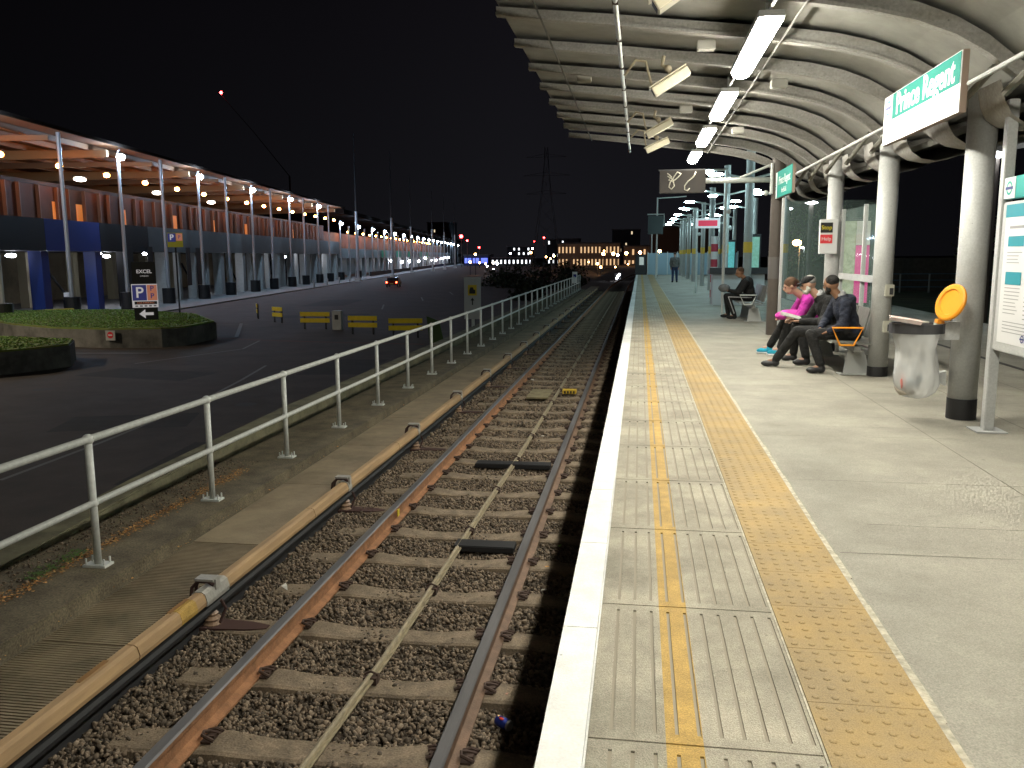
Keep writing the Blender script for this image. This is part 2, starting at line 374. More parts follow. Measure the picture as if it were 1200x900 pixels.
# ================================================================== TRACK THINGS
def rail_profile():
    return [(-.07,0),(.07,0),(.07,.013),(.018,.032),(.014,.11),(.037,.12),(.039,.148),(.03,.16),(-.03,.16),(-.039,.148),(-.037,.12),(-.014,.11),(-.018,.032),(-.07,.013)]
for X,lab,cat in((-2.52,'long rusty orange-brown running rail on the left of the track, dark steel head','rail'),(-1.0,'running rail nearest the platform with worn shiny grey head','rail')):
    b=MB(); pr=rail_profile(); n=len(pr)
    def crv(y): return 0 if y<66 else ((y-66)/60)**2*2.2
    ys=list(range(-3,67,10))+list(range(70,150,8))
    vs=[(X+p[0]+crv(y),y,-1.262+p[1]) for y in ys for p in pr]
    for i in range(len(ys)-1):
        for j in range(n):
            b.use(railtop if j in(7,) or (j in(6,8)) else (rust if X<-2 else rust2))
            o0=len(b.v)
            idx=(i*n+j,i*n+(j+1)%n,(i+1)*n+(j+1)%n,(i+1)*n+j)
            b.add([vs[q] for q in idx],[(0,1,2,3)])
    me=b.build('rail'); tag(me,lab,cat,'running rails')
    bm=bmesh.new(); bm.from_mesh(me.data); bmesh.ops.remove_doubles(bm,verts=bm.verts,dist=1e-5); bmesh.ops.recalc_face_normals(bm,faces=bm.faces); bm.to_mesh(me.data); bm.free()
# sleepers
def sleeper_mesh(L0,L1):
    b=MB(); xs=[L0,L0+.05,-2.85,-2.35,-2.1,-1.75,-1.4,-1.2,-.75,-.5,-.45]
    xs=[x for x in xs if x>=L0]; xs[0]=L0
    def top(x):
        return -1.262 if (-2.8<x<-2.3 or -1.25<x<-.7) else (-1.283 if -2.2<x<-1.3 else -1.288)
    def wd(x): return .125 if (-2.9<x<-2.3 or -1.25<x<-.4) else .11
    vs=[]
    for x in xs:
        w=wd(x); z=top(x); vs+=[(x+1.76,-w-.02,-1.45),(x+1.76,-w,z-.012),(x+1.76,-w+.02,z),(x+1.76,w-.02,z),(x+1.76,w,z-.012),(x+1.76,w+.02,-1.45)]
    fs=[(i*6+j,i*6+j+1,(i+1)*6+j+1,(i+1)*6+j) for i in range(len(xs)-1) for j in range(5)]
    fs+=[(0,1,2,3,4,5),tuple((len(xs)-1)*6+j for j in range(6))[::-1]]
    return b.add(vs,fs)
def clip_mesh(side):
    b=MB(); s=side
    b.box(-.03,.03,-.05,.05,0,.012)
    b.tube([(s*.05,-.045,.02),(s*.015,-.045,.035),(-s*.025,-.03,.042),(-s*.03,.0,.046),(-s*.005,.02,.04),(s*.05,.02,.03),(s*.06,.045,.03),(s*.02,.05,.04),(-s*.03,.048,.025)],.011,6)
    b.box(s*.02-.02,s*.02+.02,-.02,.04,.01,.034)
    return b
protos=[]
for kind in range(2):
    t=thing('sleeper','s','sleeper',(-1.76,-20,0),group='concrete sleepers under the track')
    bod=sleeper_mesh(-3.02 if kind==0 else -3.3,0).build('body',sleeper_m,t,bevel=0)
    for rx in(-2.52,-1.0):
        for s in(-1,1):
            c=clip_mesh(s).build('clip',clipm,t); c.location=(rx+1.76+s*.085,0,-1.262)
    protos.append(t)
ys=[3.42+.752*k for k in range(84)]
for k,y in enumerate(ys):
    lab=f'{ordinal(k)} concrete sleeper along the track counted from the camera end'
    t=protos[1 if k%4==3 else 0] if k in(0,3) else dup(protos[1 if k%4==3 else 0],(0,0,0))
    t.location=(-1.76+random.uniform(-.015,.015),y,random.uniform(-.004,.004)); t.rotation_euler=(0,0,random.uniform(-.008,.008)); t['label']=lab
    if k>45:
        for ch in list(t.children):
            if ch.name.startswith('clip'): bpy.data.objects.remove(ch)
# conductor rail with its cover
tan=mat('tan_cover',(.44,.29,.145),.6,col2=(.29,.19,.10),vscale=2.2,var=.1,stretch=(6,.6,6),bump=.15,bscale=50)
t=thing('conductor_rail','tan covered conductor rail running along the left side of the track','power rail',(-3.2,0,-1))
b=MB(); z0=-1.06
cov=[(-.055,z0),(.055,z0),(.06,z0+.03),(.045,z0+.085),(.02,z0+.1),(-.03,z0+.1),(-.05,z0+.085)]
ysg=list(np.arange(-2,66,2.98)+.68)
for i,y in enumerate(ysg):
    b.use(tan); b.prism([(-3.2+p[0],p[1]) for p in cov],'y',y-2.98+.005,y-.005)
b.build('cover',None,t,world=True)
b=MB(); b.prism([(-3.235,-1.165),(-3.165,-1.165),(-3.165,-1.14),(-3.19,-1.125),(-3.19,-1.065),(-3.21,-1.065),(-3.21,-1.125),(-3.235,-1.14)],'y',-2,66); b.build('contact_rail',black,t,world=True)
b=MB(); b.use(yelpaint); b.prism([(-3.2+p[0]*1.04,-1+(p[1]+1)*1.0+.002) for p in cov],'y',5.15,5.36); b.build('yellow_band',None,t,world=True)
wood=mat('brown_band',(.25,.13,.04),.7)
for p in((4.15,4.42),(5.12,5.365)):
    b=MB(); b.box(-3.238,-3.204,p[0],p[1],-.958,-.9545); b.build('brown_patch',wood,t,world=True)
br_m=mat('bracket_steel',(.45,.44,.40),.45,.3,var=.2,vscale=30); brd=mat('bracket_dark',(.06,.03,.025),.7)
for i,y in enumerate(ysg[1:]):
    y=5.66+2.98*(i-1) if i else 2.68
    big=(i==1); L=.17 if big else .05
    if y>64: break
    b=MB(); b.use(br_m); b.prism([(-3.2+p[0]*1.12,-1.008+(p[1]+1.008)*1.12) for p in cov],'y',y-L,y+L)
    q=b.build('clamp',None,t,world=True)
    b=MB(); b.use(brd); pts=[(-3.34,y,-1.22),(-3.345,y,-1.08),(-3.33,y,-.98),(-3.28,y,-.93),(-3.2,y,-.925),(-3.15,y,-.95)]
    for dy in(-.035,.035): b.tube([(p[0],p[1]+dy,p[2]) for p in pts],.014,6)
    b.use(br_m); b.box(-3.3,-3.15,y-.05,y+.05,-.922,-.905); b.box(-3.16,-3.135,y-.03,y+.03,-.99,-.91)
    b.build('bracket_arm',None,t,world=True)
    b=MB(); b.use(mat('insulator',(.30,.20,.13),.4)); b.lathe([(.06,-1.3),(.07,-1.27),(.045,-1.25),(.065,-1.23),(.04,-1.21),(.05,-1.19),(.03,-1.17)],(-3.2,y,0),12)
    b.use(brd); b.prism([(-3.3,y-.1),(-2.9,y-.07),(-2.75,y-.03),(-2.75,y+.03),(-2.9,y+.07),(-3.3,y+.1)],'z',-1.30,-1.275)
    b.tube([(-3.14,y,-1.27),(-3.1,y+.03,-1.16),(-3.12,y,-1.08)],.012,6)
    b.build('support',None,t,world=True)
# centre cable
t=thing('signal_cable','pale brown cable duct lying along the middle of the track','cable',(-1.66,0,-1.2))
cb=mat('cable_duct',(.28,.235,.145),.6,var=.4,vscale=12,stretch=(4,1,4))
cpts=[(-1.78,3.2),(-1.76,4.0),(-1.7,5.2),(-1.68,6.3),(-1.66,8.46),(-1.62,11),(-1.61,14.5),(-1.6,20),(-1.6,40),(-1.6,64)]
b=MB(); b.tube([(x,y,-1.235) for x,y in cpts],.021,8); b.tube([(x+.03,y,-1.24) for x,y in cpts],.012,6); b.build('duct',cb,t,world=True)
for k in range(22):
    y=4.95+1.504*k; x=float(np.interp(y,[p[1] for p in cpts],[p[0] for p in cpts]))
    b=MB(); b.box(x-.035,x+.055,y-.04,y+.04,-1.27,-1.222); b.tube([(x-.03,y,-1.27),(x-.03,y,-1.21),(x+.01,y,-1.195),(x+.05,y,-1.21),(x+.05,y,-1.27)],.008,6); b.build('fixing',clipm,t,world=True)
# rubber beacons and yellow beacon between the rails
for i,(x,y,sz,lab) in enumerate(((-1.42,7.55,.26,'nearer black rubber pad on the sleepers between the rails'),(-1.62,10.7,.30,'farther black rubber pad on the sleepers between the rails'))):
    b=MB(); w=.29 if i==0 else .5; b.box(x-w,x+w,y-.1,y+.1,-1.275,-1.215); tag(b.build('rubber_pad',black,bevel=.008),lab,'pad','rubber pads between the rails')
t=thing('track_beacon','yellow track beacon box on a grey plate between the rails','beacon',(-1.38,16.7,-1.26))
b=MB(); b.box(-1.5,-1.22,16.55,16.75,-1.25,-1.17); b.build('housing',mat('beacon_yellow',(.62,.42,.04),.5),t,world=True,bevel=.01)
for k in range(4):
    b=MB(); b.box(-1.46+.06*k,-1.43+.06*k,16.535,16.549,-1.235,-1.185); b.build('marking',black,t,world=True)
b=MB(); b.box(-2.15,-1.72,15.9,16.9,-1.25,-1.215); tag(b.build('timber_board',mat('board_tan',(.26,.22,.12),.8,var=.35,vscale=5),bevel=.005),'pale timber board laid between the rails beside the yellow beacon','board')
b=MB(); b.use(mat('tape_yellow',(.7,.55,.05),.5)); b.box(-2.478,-2.468,8.2,8.26,-1.2,-1.13); tag(b.build('rail_tag'),'small yellow marker tag on the web of the left rail','marker tag')
# can and litter
t=thing('drinks_can','blue drinks can with red and yellow marks lying by the platform side rail','can',(-.76,4.56,-1.25),rz=R(-35))
T=Matrix.Rotation(R(90),4,'Y')
b=MB(); b.use(mat('can_blue',(.02,.04,.28),.3,.5)); b.lathe([(.026,-.05),(.033,-.042),(.033,.045)],n=18,T=T); b.build('can_body',None,t,smooth=True)
b=MB(); b.use(mat('can_metal',(.6,.6,.6),.3,.9)); b.lathe([(.0332,.0451),(.029,.056),(.027,.057),(.026,.052)],n=18,T=T); b.build('can_lid',None,t)
b=MB(); b.use(mat('can_red',(.6,.04,.02),.4)); b.ell((-.002,-.012,.03),(.018,.012,.005)); b.use(mat('can_yel',(.8,.6,.1),.4)); b.ell((-.035,0,.02),(.012,.018,.014)); b.build('emblem',None,t)
lit=[(-.75,6.6,.03,'white','small white paper scrap by the platform side rail'),(-.78,7.15,.02,'orange','small orange wrapper beside the platform side rail'),(-2.9,6.35,.05,'white','crumpled white paper scrap by the conductor rail'),(-.72,7.7,.025,'green','small green wrapper near the platform wall'),(-2.35,18.4,.05,'white','white scrap on the ballast beyond the left rail'),(-1.45,12.6,.03,'white','tiny white scrap beside the centre cable'),(-.8,4.9,.02,'pink','thin pale stick lying by the can')]
lc={'white':(.7,.68,.62),'orange':(.8,.35,.05),'green':(.2,.45,.1),'pink':(.7,.4,.3)}
for x,y,s,cn,lab in lit:
    b=MB(); 
    vs=[(x+random.uniform(-s,s),y+random.uniform(-s,s),-1.27+random.uniform(0,s*.8)) for _ in range(7)]
    bm=bmesh.new(); [bm.verts.new(v) for v in vs]; bmesh.ops.convex_hull(bm,input=bm.verts); me=bpy.data.meshes.new('litter'); bm.to_mesh(me); bm.free()
    me.materials.append(mat('litter_'+cn,lc[cn],.6)); o=bpy.data.objects.new('litter',me); C.objects.link(o); tag(o,lab,'litter')

# walkway troughs + kerb
lidm=mat('trough_lid_concrete',(.27,.215,.14),.85,var=.35,vscale=1.6,bump=.5,bscale=60)
gk=0
for k in range(-1,34):
    y0=2.86+2.03*k
    ridged=(k<=1)
    b=MB(); b.box(-4.06,-3.4,y0+.006,y0+2.024,-1.2,-1.102 if not ridged else -1.112)
    if ridged:
        for j in range(66): b.box(-4.05,-3.41,y0+.012+j*.0305,y0+.012+j*.0305+.018,-1.113,-1.103)
    o=b.build('trough_cover',lidm if not ridged else mat('grating_lid',(.25,.20,.13),.8,var=.35,vscale=3,bump=.3,bscale=60))
    kinds='ridged brown trough cover' if ridged else 'plain concrete trough cover'
    tag(o,f'{kinds} beside the conductor rail, {ordinal(k+1)} from the camera end','trough cover','cable trough covers')
b=MB(); b.box(-3.4,-3.26,-3,68,-1.335,-1.22); struct(b.build('trough_edge',dark))
b=MB(); b.box(-5.28,-4.1,-4,64,-1.4,-1.0); b.box(-4.098,-4.07,-4,64,-1.4,-1.112); struct(b.build('kerb',upst,bevel=.012))
t=b=MB(); b.prism([(5,-3),(64,-3),(64,-.78),(12,-.78),(8,-.86),(5,-1.02)],'x',-5.42,-5.1); tag(b.build('kerb_wall',mat('mossy_wall',(.16,.15,.09),.9,var=.5,vscale=2.5,bump=.6,bscale=20),bevel=.015),'low mossy concrete wall behind the white railing posts','wall')
o=stones(3500,-5.25,-4.62,3.2,9.5,lambda x,y:-1.0+0*x,.011,'gravel',stone_m,9); tag(o,'fine dark gravel scattered on the outer edge of the kerb','gravel',kind='stuff')
# leaf litter
def flakes(n,fx,fy,z,s,name,m,lab,cat):
    b=MB()
    for _ in range(n):
        x=fx();y=fy(x); a=random.uniform(0,6.3); zz=z+random.uniform(0.002,.02); r=s*random.uniform(.5,1.3)
        q=[Vector((r*math.cos(a+i*1.57)*(1 if i%2 else .6),r*math.sin(a+i*1.57)*(1 if i%2 else .6),random.uniform(-.4,.4)*r)) for i in range(4)]
        b.add([Vector((x,y,zz))+v for v in q],[(0,1,2,3)])
    o=b.build(name,m,fixn=False); tag(o,lab,cat,kind='stuff'); return o
leafm=mat('dead_leaf',(.36,.17,.05),.85,island=True,col2=(.46,.30,.12))
flakes(1700,lambda:random.gauss(-4.63,.045),lambda x:random.uniform(4.4,9.1),-1.0,.014,'leaf_litter',leafm,'strip of orange dead leaves along the kerb under the railing','leaf litter')
flakes(260,lambda:random.gauss(-4.7,.05),lambda x:random.uniform(5.6,6.3),-.99,.016,'weeds',mat('weed_green',(.08,.14,.03),.8),'sparse green weeds by the near railing post','weeds')
flakes(300,lambda:random.gauss(-4.11,.02),lambda x:random.uniform(3,30),-1.1,.014,'leaf_litter',leafm,'dead leaves caught in the gap beside the trough covers','leaf litter')

# railing
t=thing('railing','long white tubular two-rail railing along the left of the track','railing',(-4.36,0,-1))
FX=-4.37; posts=[6.0+1.885*k for k in range(-2,31)]
fy1=posts[-1]
b=MB(); b.tube([(FX,posts[0]-1,.06),(FX,fy1,.06)],.031,12); b.build('top_rail',galv,t,world=True,smooth=True)
b=MB(); b.tube([(FX,posts[0]-1,-.47),(FX,fy1,-.47)],.027,12); b.build('middle_rail',galv,t,world=True,smooth=True)
for y in posts:
    b=MB(); b.cyl(FX,y,-.985,.06,.030,14); b.ell((FX,y,.06),.046); b.ell((FX,y,-.47),.041); q=b.build('post',galv,t,world=True,smooth=True)
    b=MB(); b.box(FX-.1,FX+.1,y-.06,y+.06,-1.0,-.98)
    for sx in(-1,1):
        for sy in(-1,1): b.cyl(FX+sx*.08,y+sy*.04,-.98,-.93,.008,6)
    p2=b.build('base_plate',galv,q); p2.data.transform(Matrix.Translation(-Vector(t.location)))
t=thing('fence_notice','small white notice fixed on the far end of the railing','sign',(-4.3,57,0))
b=MB(); b.box(-4.5,-4.16,56.9,56.93,-.35,.42); b.build('panel',signw,t,world=True)
b=MB(); b.box(-4.43,-4.23,56.885,56.898,.05,.25); b.build('symbol',navy,t,world=True)

# ================================================================== CANOPY
prof=[(-1.46,3.87),(-.9,3.8),(-.3,3.725),(.3,3.64),(.9,3.56),(1.4,3.49),(1.8,3.42),(2.15,3.33),(2.45,3.21),(2.7,3.06),(2.92,2.88),(3.1,2.76),(3.3,2.69),(3.6,2.70),(3.95,2.80),(4.4,2.95),(5,3.15),(5.8,3.32),(6.8,3.42),(7.8,3.5)]
def deck_z(x): return float(np.interp(x,[p[0] for p in prof],[p[1] for p in prof]))
def sweep(b,pts,y0,y1,dz0,dz1):
    vs=[]
    for x,z in pts: vs+=[(x,y0,z+dz0),(x,y1,z+dz0),(x,y1,z+dz1),(x,y0,z+dz1)]
    fs=[(i*4+j,i*4+(j+1)%4,(i+1)*4+(j+1)%4,(i+1)*4+j) for i in range(len(pts)-1) for j in range(4)]
    fs+=[(0,1,2,3),tuple((len(pts)-1)*4+j for j in range(4))]
    b.add(vs,fs)
YR=[8.7+1.25*k for k in range(-11,8)]
t=thing('platform_canopy','curved pale steel ribbed canopy over the platform','canopy',(2.9,8,3))
for y in YR:
    b=MB(); b.use(rib_m); sweep(b,prof,y-.05,y+.05,0,.028)
    dp=[(x,z+.03) for x,z in prof]; 
    # web, tapering to the tip
    vs=[];n=len(prof)
    for i,(x,z) in enumerate(prof):
        h=.09+.06*min(1,i/6); vs+=[(x,y-.012,z+.028),(x,y+.012,z+.028),(x,y+.012,z+h),(x,y-.012,z+h)]
    b.add(vs,[(i*4+j,i*4+(j+1)%4,(i+1)*4+(j+1)%4,(i+1)*4+j) for i in range(n-1) for j in range(4)]+[(0,1,2,3),(n*4-4,n*4-3,n*4-2,n*4-1)])
    # rounded gutter shoulder behind the flange (pale band)
    vs=[]
    for i,(x,z) in enumerate(prof):
        h=.095+.06*min(1,i/6)
        for yy,zz in((y+.013,z+h-.02),(y+.20,z+h-.04),(y+.36,z+h-.01),(y+.46,z+h+.05)): vs.append((x,yy,zz))
    b.add(vs,[(i*4+j,i*4+j+1,(i+1)*4+j+1,(i+1)*4+j) for i in range(n-1) for j in range(3)])
    b.build('rib',None,t,world=True)
    # end plate & braces under the trough
    b=MB(); b.use(rib_m)
    cl=[(2.80,2.86),(2.84,2.70),(2.90,2.59),(3.0,2.52),(3.15,2.49),(3.35,2.53),(3.6,2.64),(3.9,2.76),(4.3,2.92)]
    tt=np.linspace(0,len(cl)-1,25); lip=[(float(np.interp(u,range(len(cl)),[p[0] for p in cl])),float(np.interp(u,range(len(cl)),[p[1] for p in cl]))) for u in tt]
    vs=[]; n=len(lip); prof_y=[(-.05,.0),(.05,-.0),(.2,.0),(.45,.03),(.7,.10),(.95,.2),(1.18,.34)]
    for q,(x,z) in enumerate(lip):
        f=min(1,q/10)
        for yy,zz in prof_y: vs.append((x+(1-f)*zz*.8,y+yy,z+zz*(.35+.65*f)))
    m_=len(prof_y)
    b.add(vs,[(i*m_+j,i*m_+j+1,(i+1)*m_+j+1,(i+1)*m_+j) for i in range(n-1) for j in range(m_-1)])
    b.build('trough_cradle',None,t,world=True,smooth=True)
    b=MB(); b.tube([(2.80,y+.1,2.98),(2.72,y+.9,2.70)],.03,6); b.build('brace',mat('brace_dark',(.16,.155,.13),.7),t,world=True)
vs=[]
b=MB(); y0,y1=YR[0],YR[-1]+.02
sweep(b,[(x,z+.10+.06*min(1,i/6)) for i,(x,z) in enumerate(prof)],y0,y1,.04,.08)
b.build('deck',deck_m,t,world=True)
b=MB(); sweep(b,[(3.1,2.62),(3.5,2.70)],YR[0],YR[-1],.03,.1); b.build('gutter',deck_m,t,world=True)
# hanging pipe
t=thing('conduit_pipe','thin straight metal pipe hung under the canopy over the track side','pipe',(-.24,12,3.6))
b=MB(); b.tube([(-.24,-2,3.6),(-.24,17.9,3.6)],.022,8); b.build('tube',galv,t,world=True,smooth=True)
for y in YR:
    if y>-2: 
        b=MB(); b.box(-.265,-.215,y-.02,y+.02,3.575,3.72); b.build('clip',clipm,t,world=True)
jb=mat('junction_box',(.40,.39,.34),.5)
for k,(x,y) in enumerate(((.62,9.0),(.62,12.75),(1.55,10.4),(-.75,11.3),(1.5,14.1))):
    b=MB(); z=deck_z(x)-.01; b.box(x-.09,x+.09,y-.07,y+.07,z-.06,z+.03); tag(b.build('junction_box',jb,bevel=.008),['small grey junction box left of the largest light tube','small grey junction box left of the third light tube','small grey junction box right of the gap after the largest light tube','small grey junction box by the thin hanging pipe','small grey junction box right of the third light tube'][k],'junction box','junction boxes under the canopy ribs')
for k,x in enumerate((1.28,-1.0)):
    b=MB(); b.tube([(x,YR[0],deck_z(x)-.02),(x,YR[-1],deck_z(x)-.02)],.011,6); tag(b.build('ceiling_cable',mat('cable_grey',(.16,.155,.14),.6)),['thin dark cable clipped under the ribs right of the light tubes','thin dark cable clipped under the ribs near the canopy tips'][k],'cable','cables under the ribs')
# luminaires
lumg=glow('fluorescent_glow',(1,.96,.84),122)
LY=[(.3,2.0),(3.9,5.6),(7.2,9.3),(10.35,12.1),(13.2,14.9),(16.1,17.5)]
for i,(a,c) in enumerate(LY):
    t=thing('fluorescent_light','x','ceiling light',(1.0,(a+c)/2,3.36),group='fluorescent lights in a row under the canopy')
    t['label']={2:'nearest and largest glowing light tube in view under the canopy',3:'second glowing light tube under the canopy, beyond the largest',4:'third glowing light tube under the canopy',5:'last and smallest glowing light tube under the canopy'}.get(i,'glowing light tube under the canopy, %s behind the largest one'%ordinal(1-i if i<2 else 0))
    h=(c-a)/2
    b=MB(); n=10; 
    pts=[(0,-h),(0,-h+.03),(0,h-.03),(0,h)]
    vs=[]
    for (z,yy),r in zip(pts,(.06,.085,.085,.06)):
        for j in range(n+1):
            an=math.pi+math.pi*j/n; vs.append((r*1.15*math.cos(an),yy,-.0+r*.8*math.sin(an)))
    m_=n+1; fs=[(k*m_+j,k*m_+j+1,(k+1)*m_+j+1,(k+1)*m_+j) for k in range(3) for j in range(n)]
    fs+=[tuple(range(m_))[::-1],tuple(3*m_+j for j in range(m_))]
    b.add(vs,fs); b.build('diffuser',lumg,t,smooth=False)
    b=MB(); b.box(-.1,.1,-h,h,.0,.05); b.build('housing',ltgrey,t)
    for s in(-1,1):
        b=MB(); b.tube([(0,s*h*.7,.05),(0,s*h*.7,.22)],.012,6); b.build('hanger',ltgrey,t)
t=thing('light_conduit','thin conduit linking the row of canopy lights','conduit',(1,8,3.45)); b=MB(); b.tube([(1.0,-5,3.44),(1.0,17.4,3.44)],.015,6); b.build('tube',ltgrey,t,world=True)
# cctv cameras
cream=mat('cctv_cream',(.62,.57,.42),.5,var=.08,vscale=6)
for i,(x,y,z,ro) in enumerate(((.30,9.3,3.30,31),(.27,13.2,3.38,28),(.28,15.2,3.38,24),(.26,6.15,3.30,33))):
    t=thing('cctv_camera',['cream camera housing hung from the canopy, largest one wholly in view','cream camera housing in the middle of the three hanging ones','farthest cream camera housing hung under the canopy','cream camera housing cut by the top edge of the view'][i],'camera',(x,y,z),group='cctv cameras under the canopy')
    t.rotation_euler=(0,-R(ro),0)
    b=MB(); b.prism([(-.07,-.045),(.07,-.045),(.07,.04),(.04,.055),(-.04,.055),(-.07,.04)],'x',-.22,.2); b.build('housing',cream,t,bevel=.008)
    b=MB(); b.box(-.235,.2,-.08,.08,.058,.066); b.build('sun_shield',cream,t)
    b=MB(); b.box(-.224,-.2205,-.05,.05,-.03,.035); b.build('lens_window',black,t)
    mt=mat('mount_tan',(.33,.28,.19),.6)
    b=MB(); b.tube([(.02,0,.06),(.03,0,.13),(.0,.02,.20),(.06,.03,.27)],.02,8); b.ell((.03,0,.13),.04); b.build('mount',mt,t)
    b=MB(); b.tube([(-.2,.03,.05),(-.16,.05,.2),(-.12,.06,.33),(-.2,.06,.40),(-.38,.06,.33)],.015,6); b.build('cable',mt,t,smooth=True)

# columns
for i,(y,r,lab) in enumerate(((8.09,.122,'nearest thick grey round canopy column with black foot, beside the bin'),(10.87,.116,'second grey round canopy column with two small boxes, right of the bench'),(13.66,.115,'third grey round canopy column behind the seated people'),(5.3,.122,'grey round canopy column nearest the camera'))):
    t=thing('canopy_column',lab,'column',(2.94,y,0),group='round columns carrying the canopy')
    b=MB(); b.cyl(0,0,.12,2.9,r,32); b.build('shaft',ltgrey,t,smooth=False).data.polygons.foreach_set('use_smooth',[True]*32+[False]*2)
    b=MB(); b.cyl(0,0,.001,.19 if i!=1 else .12,r+.004,32); b.build('foot_band',black,t)
    if i==1:
        for z in(.62,1.06):
            b=MB(); b.box(.0,.1,-.16,-.10,z-.07,z+.07); q=b.build('socket_box',mat('box_grey',(.45,.44,.36),.5),t,bevel=.006)
            b=MB(); b.box(.045,.085,-.167,-.1605,z-.05,z+.03); b.build('socket_face',dark,q)
    if i==2:
        b=MB(); b.box(-.24,.02,-.2,-.10,1.5,2.02); q=b.build('notice_box',signw,t,bevel=.008)
        b=MB(); b.box(-.235,-.06,-.207,-.2003,1.82,1.97); b.build('black_panel',black,q)
        b=MB(); b.box(-.235,-.06,-.207,-.2003,1.66,1.79); b.build('red_panel',mat('sign_red',(.75,.05,.06),.4),q)
        text_mesh('Stop',.085,frame((-.147,-.2075,1.895),(1,0,0),(0,0,1)),'lettering',mat('sign_yellow',(.8,.65,.03),.4),q)
        text_mesh('Help',.075,frame((-.147,-.2075,1.725),(1,0,0),(0,0,1)),'lettering',signw,q)
    if i==0:
        b=MB(); b.prism([(-.16,.44),(-.34,.38),(-.16,.30)],'y',-.03,.03); b.build('fin_plate',ltgrey,t)
# slim flat post by the first column (holds the board)
t=thing('information_board','tall framed information board with teal header beside the nearest column','notice board',(2.95,6.9,0))
b=MB(); b.box(-.04,.04,.58,.66,.01,2.72); b.build('post',ltgrey,t,bevel=.006)
b=MB(); b.box(-.12,.12,.5,.74,0,.012)
b.build('post_base',ltgrey,t)
b=MB(); b.box(-.04,.04,-1.26,-1.18,.01,2.72); b.build('post',ltgrey,t,bevel=.006)
b=MB(); b.box(-.03,.03,-1.175,.575,.70,1.905); b.build('panel_frame',ltgrey,t,bevel=.01)
b=MB(); b.box(-.034,-.0305,-1.10,.49,.78,1.88); ps=b.build('poster',signw,t)
X=-.035
b=MB(); b.box(X-.002,X,-1.10,.49,1.78,1.88); b.build('heading_band',mat('poster_teal',(.02,.30,.36),.4),ps)
b=MB(); tl=mat('poster_teal',(.02,.30,.36),.4)
for y,z,w,h in((.41,1.55,-.28,.08),(.41,1.25,-.28,.10),(-.1,.99,-.3,.015)):
    b2=MB(); b2.box(X-.002,X,y+w,y,z,z+h); b2.build('teal_block',tl,ps)
tx=mat('faint_text',(.38,.38,.37),.6)
def lines(name,par,y0,y1,z0,z1,n,h,x):
    b=MB()
    for k in range(n):
        z=z0+(z1-z0)*k/max(1,n-1); b.box(x-.0015,x,y0+(y1-y0)*random.uniform(0,.35),y1,z,z+h)
    o=b.build(name,tx,par); o['kind']='stuff'; return o
lines('small_print',ps,.12,.41,1.42,1.50,4,.006,X); lines('small_print',ps,.12,.41,1.02,1.22,8,.006,X)
lines('small_print',ps,-.02,.05,.99,1.68,22,.007,X); lines('small_print',ps,-.6,-.12,.99,1.68,26,.007,X)
lines('small_print',ps,-.6,.4,.87,.95,4,.006,X); lines('small_print',ps,.1,.40,1.69,1.70,1,.02,X)
def roundel(par,c,r,xd,yd,ringm,barm,d=.003):
    # ring facing xd x yd
    F=frame(c,xd,yd); b=MB(); n=28
    vs=[];
    for rr in(r,r*.68):
        for j in range(n): vs.append(F@Vector((rr*math.cos(2*math.pi*j/n),rr*math.sin(2*math.pi*j/n),0)))
    fs=[(j,(j+1)%n,n+(j+1)%n,n+j) for j in range(n)]
    b.add(vs,fs); b.build('roundel_ring',ringm,par,fixn=False)
    b=MB(); vs=[F@Vector(p) for p in((-r*1.25,-r*.2,.001),(r*1.25,-r*.2,.001),(r*1.25,r*.2,.001),(-r*1.25,r*.2,.001))]
    b.add(vs,[(0,1,2,3)]); b.build('roundel_bar',barm,par,fixn=False)
lteal=mat('roundel_teal',(.02,.42,.30),.4)
roundel(ps,(X-.003,.02,.84),.03,(0,-1,0),(0,0,1),navy,navy)
b=MB(); b.box(-.03,.03,-1.175,.575,1.925,2.10); hd=b.build('header_panel',teal,t,bevel=.008)
b=MB(); b.box(-.034,-.0305,.37,.57,1.93,2.095); b.build('header_white',signw,hd)
roundel(hd,(-.037,.47,2.012),.055,(0,-1,0),(0,0,1),lteal,navy)

# station name signs on a long tube
t=thing('station_name_sign','large Prince Regent station name sign with a teal upper half, nearest the camera','station sign',(2.5,8.3,2.85))
SX=2.44; ya,yb=7.22,9.32; za,zb_=2.585,3.06
b=MB(); b.box(2.445,2.495,ya,yb,za,zb_); b.build('sign_box',mat('sign_side',(.30,.22,.17),.5),t,world=True,bevel=.004)
b=MB(); b.box(2.438,2.4445,ya+.005,yb-.005,za+.005,zb_-.005); fp=b.build('face',mat('sign_face_glow',(.85,.87,.84),.3,emit=(1,1,.95),es=.15),t,world=True)  # slight glow put into the white face to brighten it
zm=za+(zb_-za)*.47
b=MB(); b.box(2.434,2.4375,ya+.012,yb-.30,zm,zb_-.012); q=b.build('teal_band',sign_teal_m,t,world=True)
text_mesh('Prince Regent',.275,Matrix.Translation(-Vector(t.location))@frame((2.4335,(ya+yb-.30)/2,zm+.115),(0,-1,0),(0,0,1)),'lettering',signw,t,sx=1.0,bold=.006)
text_mesh('for ExCeL east',.09,Matrix.Translation(-Vector(t.location))@frame((2.4375,ya+.62,zm-.1),(0,-1,0),(0,0,1)),'lettering',mat('sign_faint',(.6,.62,.62),.4),t)
rt=MB(); 
def ring_world(par,c,r,rm,bm_):
    l=Vector(par.location); roundel(par,Vector(c)-l,r,(0,-1,0),(0,0,1),rm,bm_)
ring_world(t,(2.437,yb-.15,zm+.13),.075,lteal,navy)
t=thing('station_name_sign','smaller distant Prince Regent station name sign, all teal, at the end of the tube','station sign',(2.5,15.5,2.8))
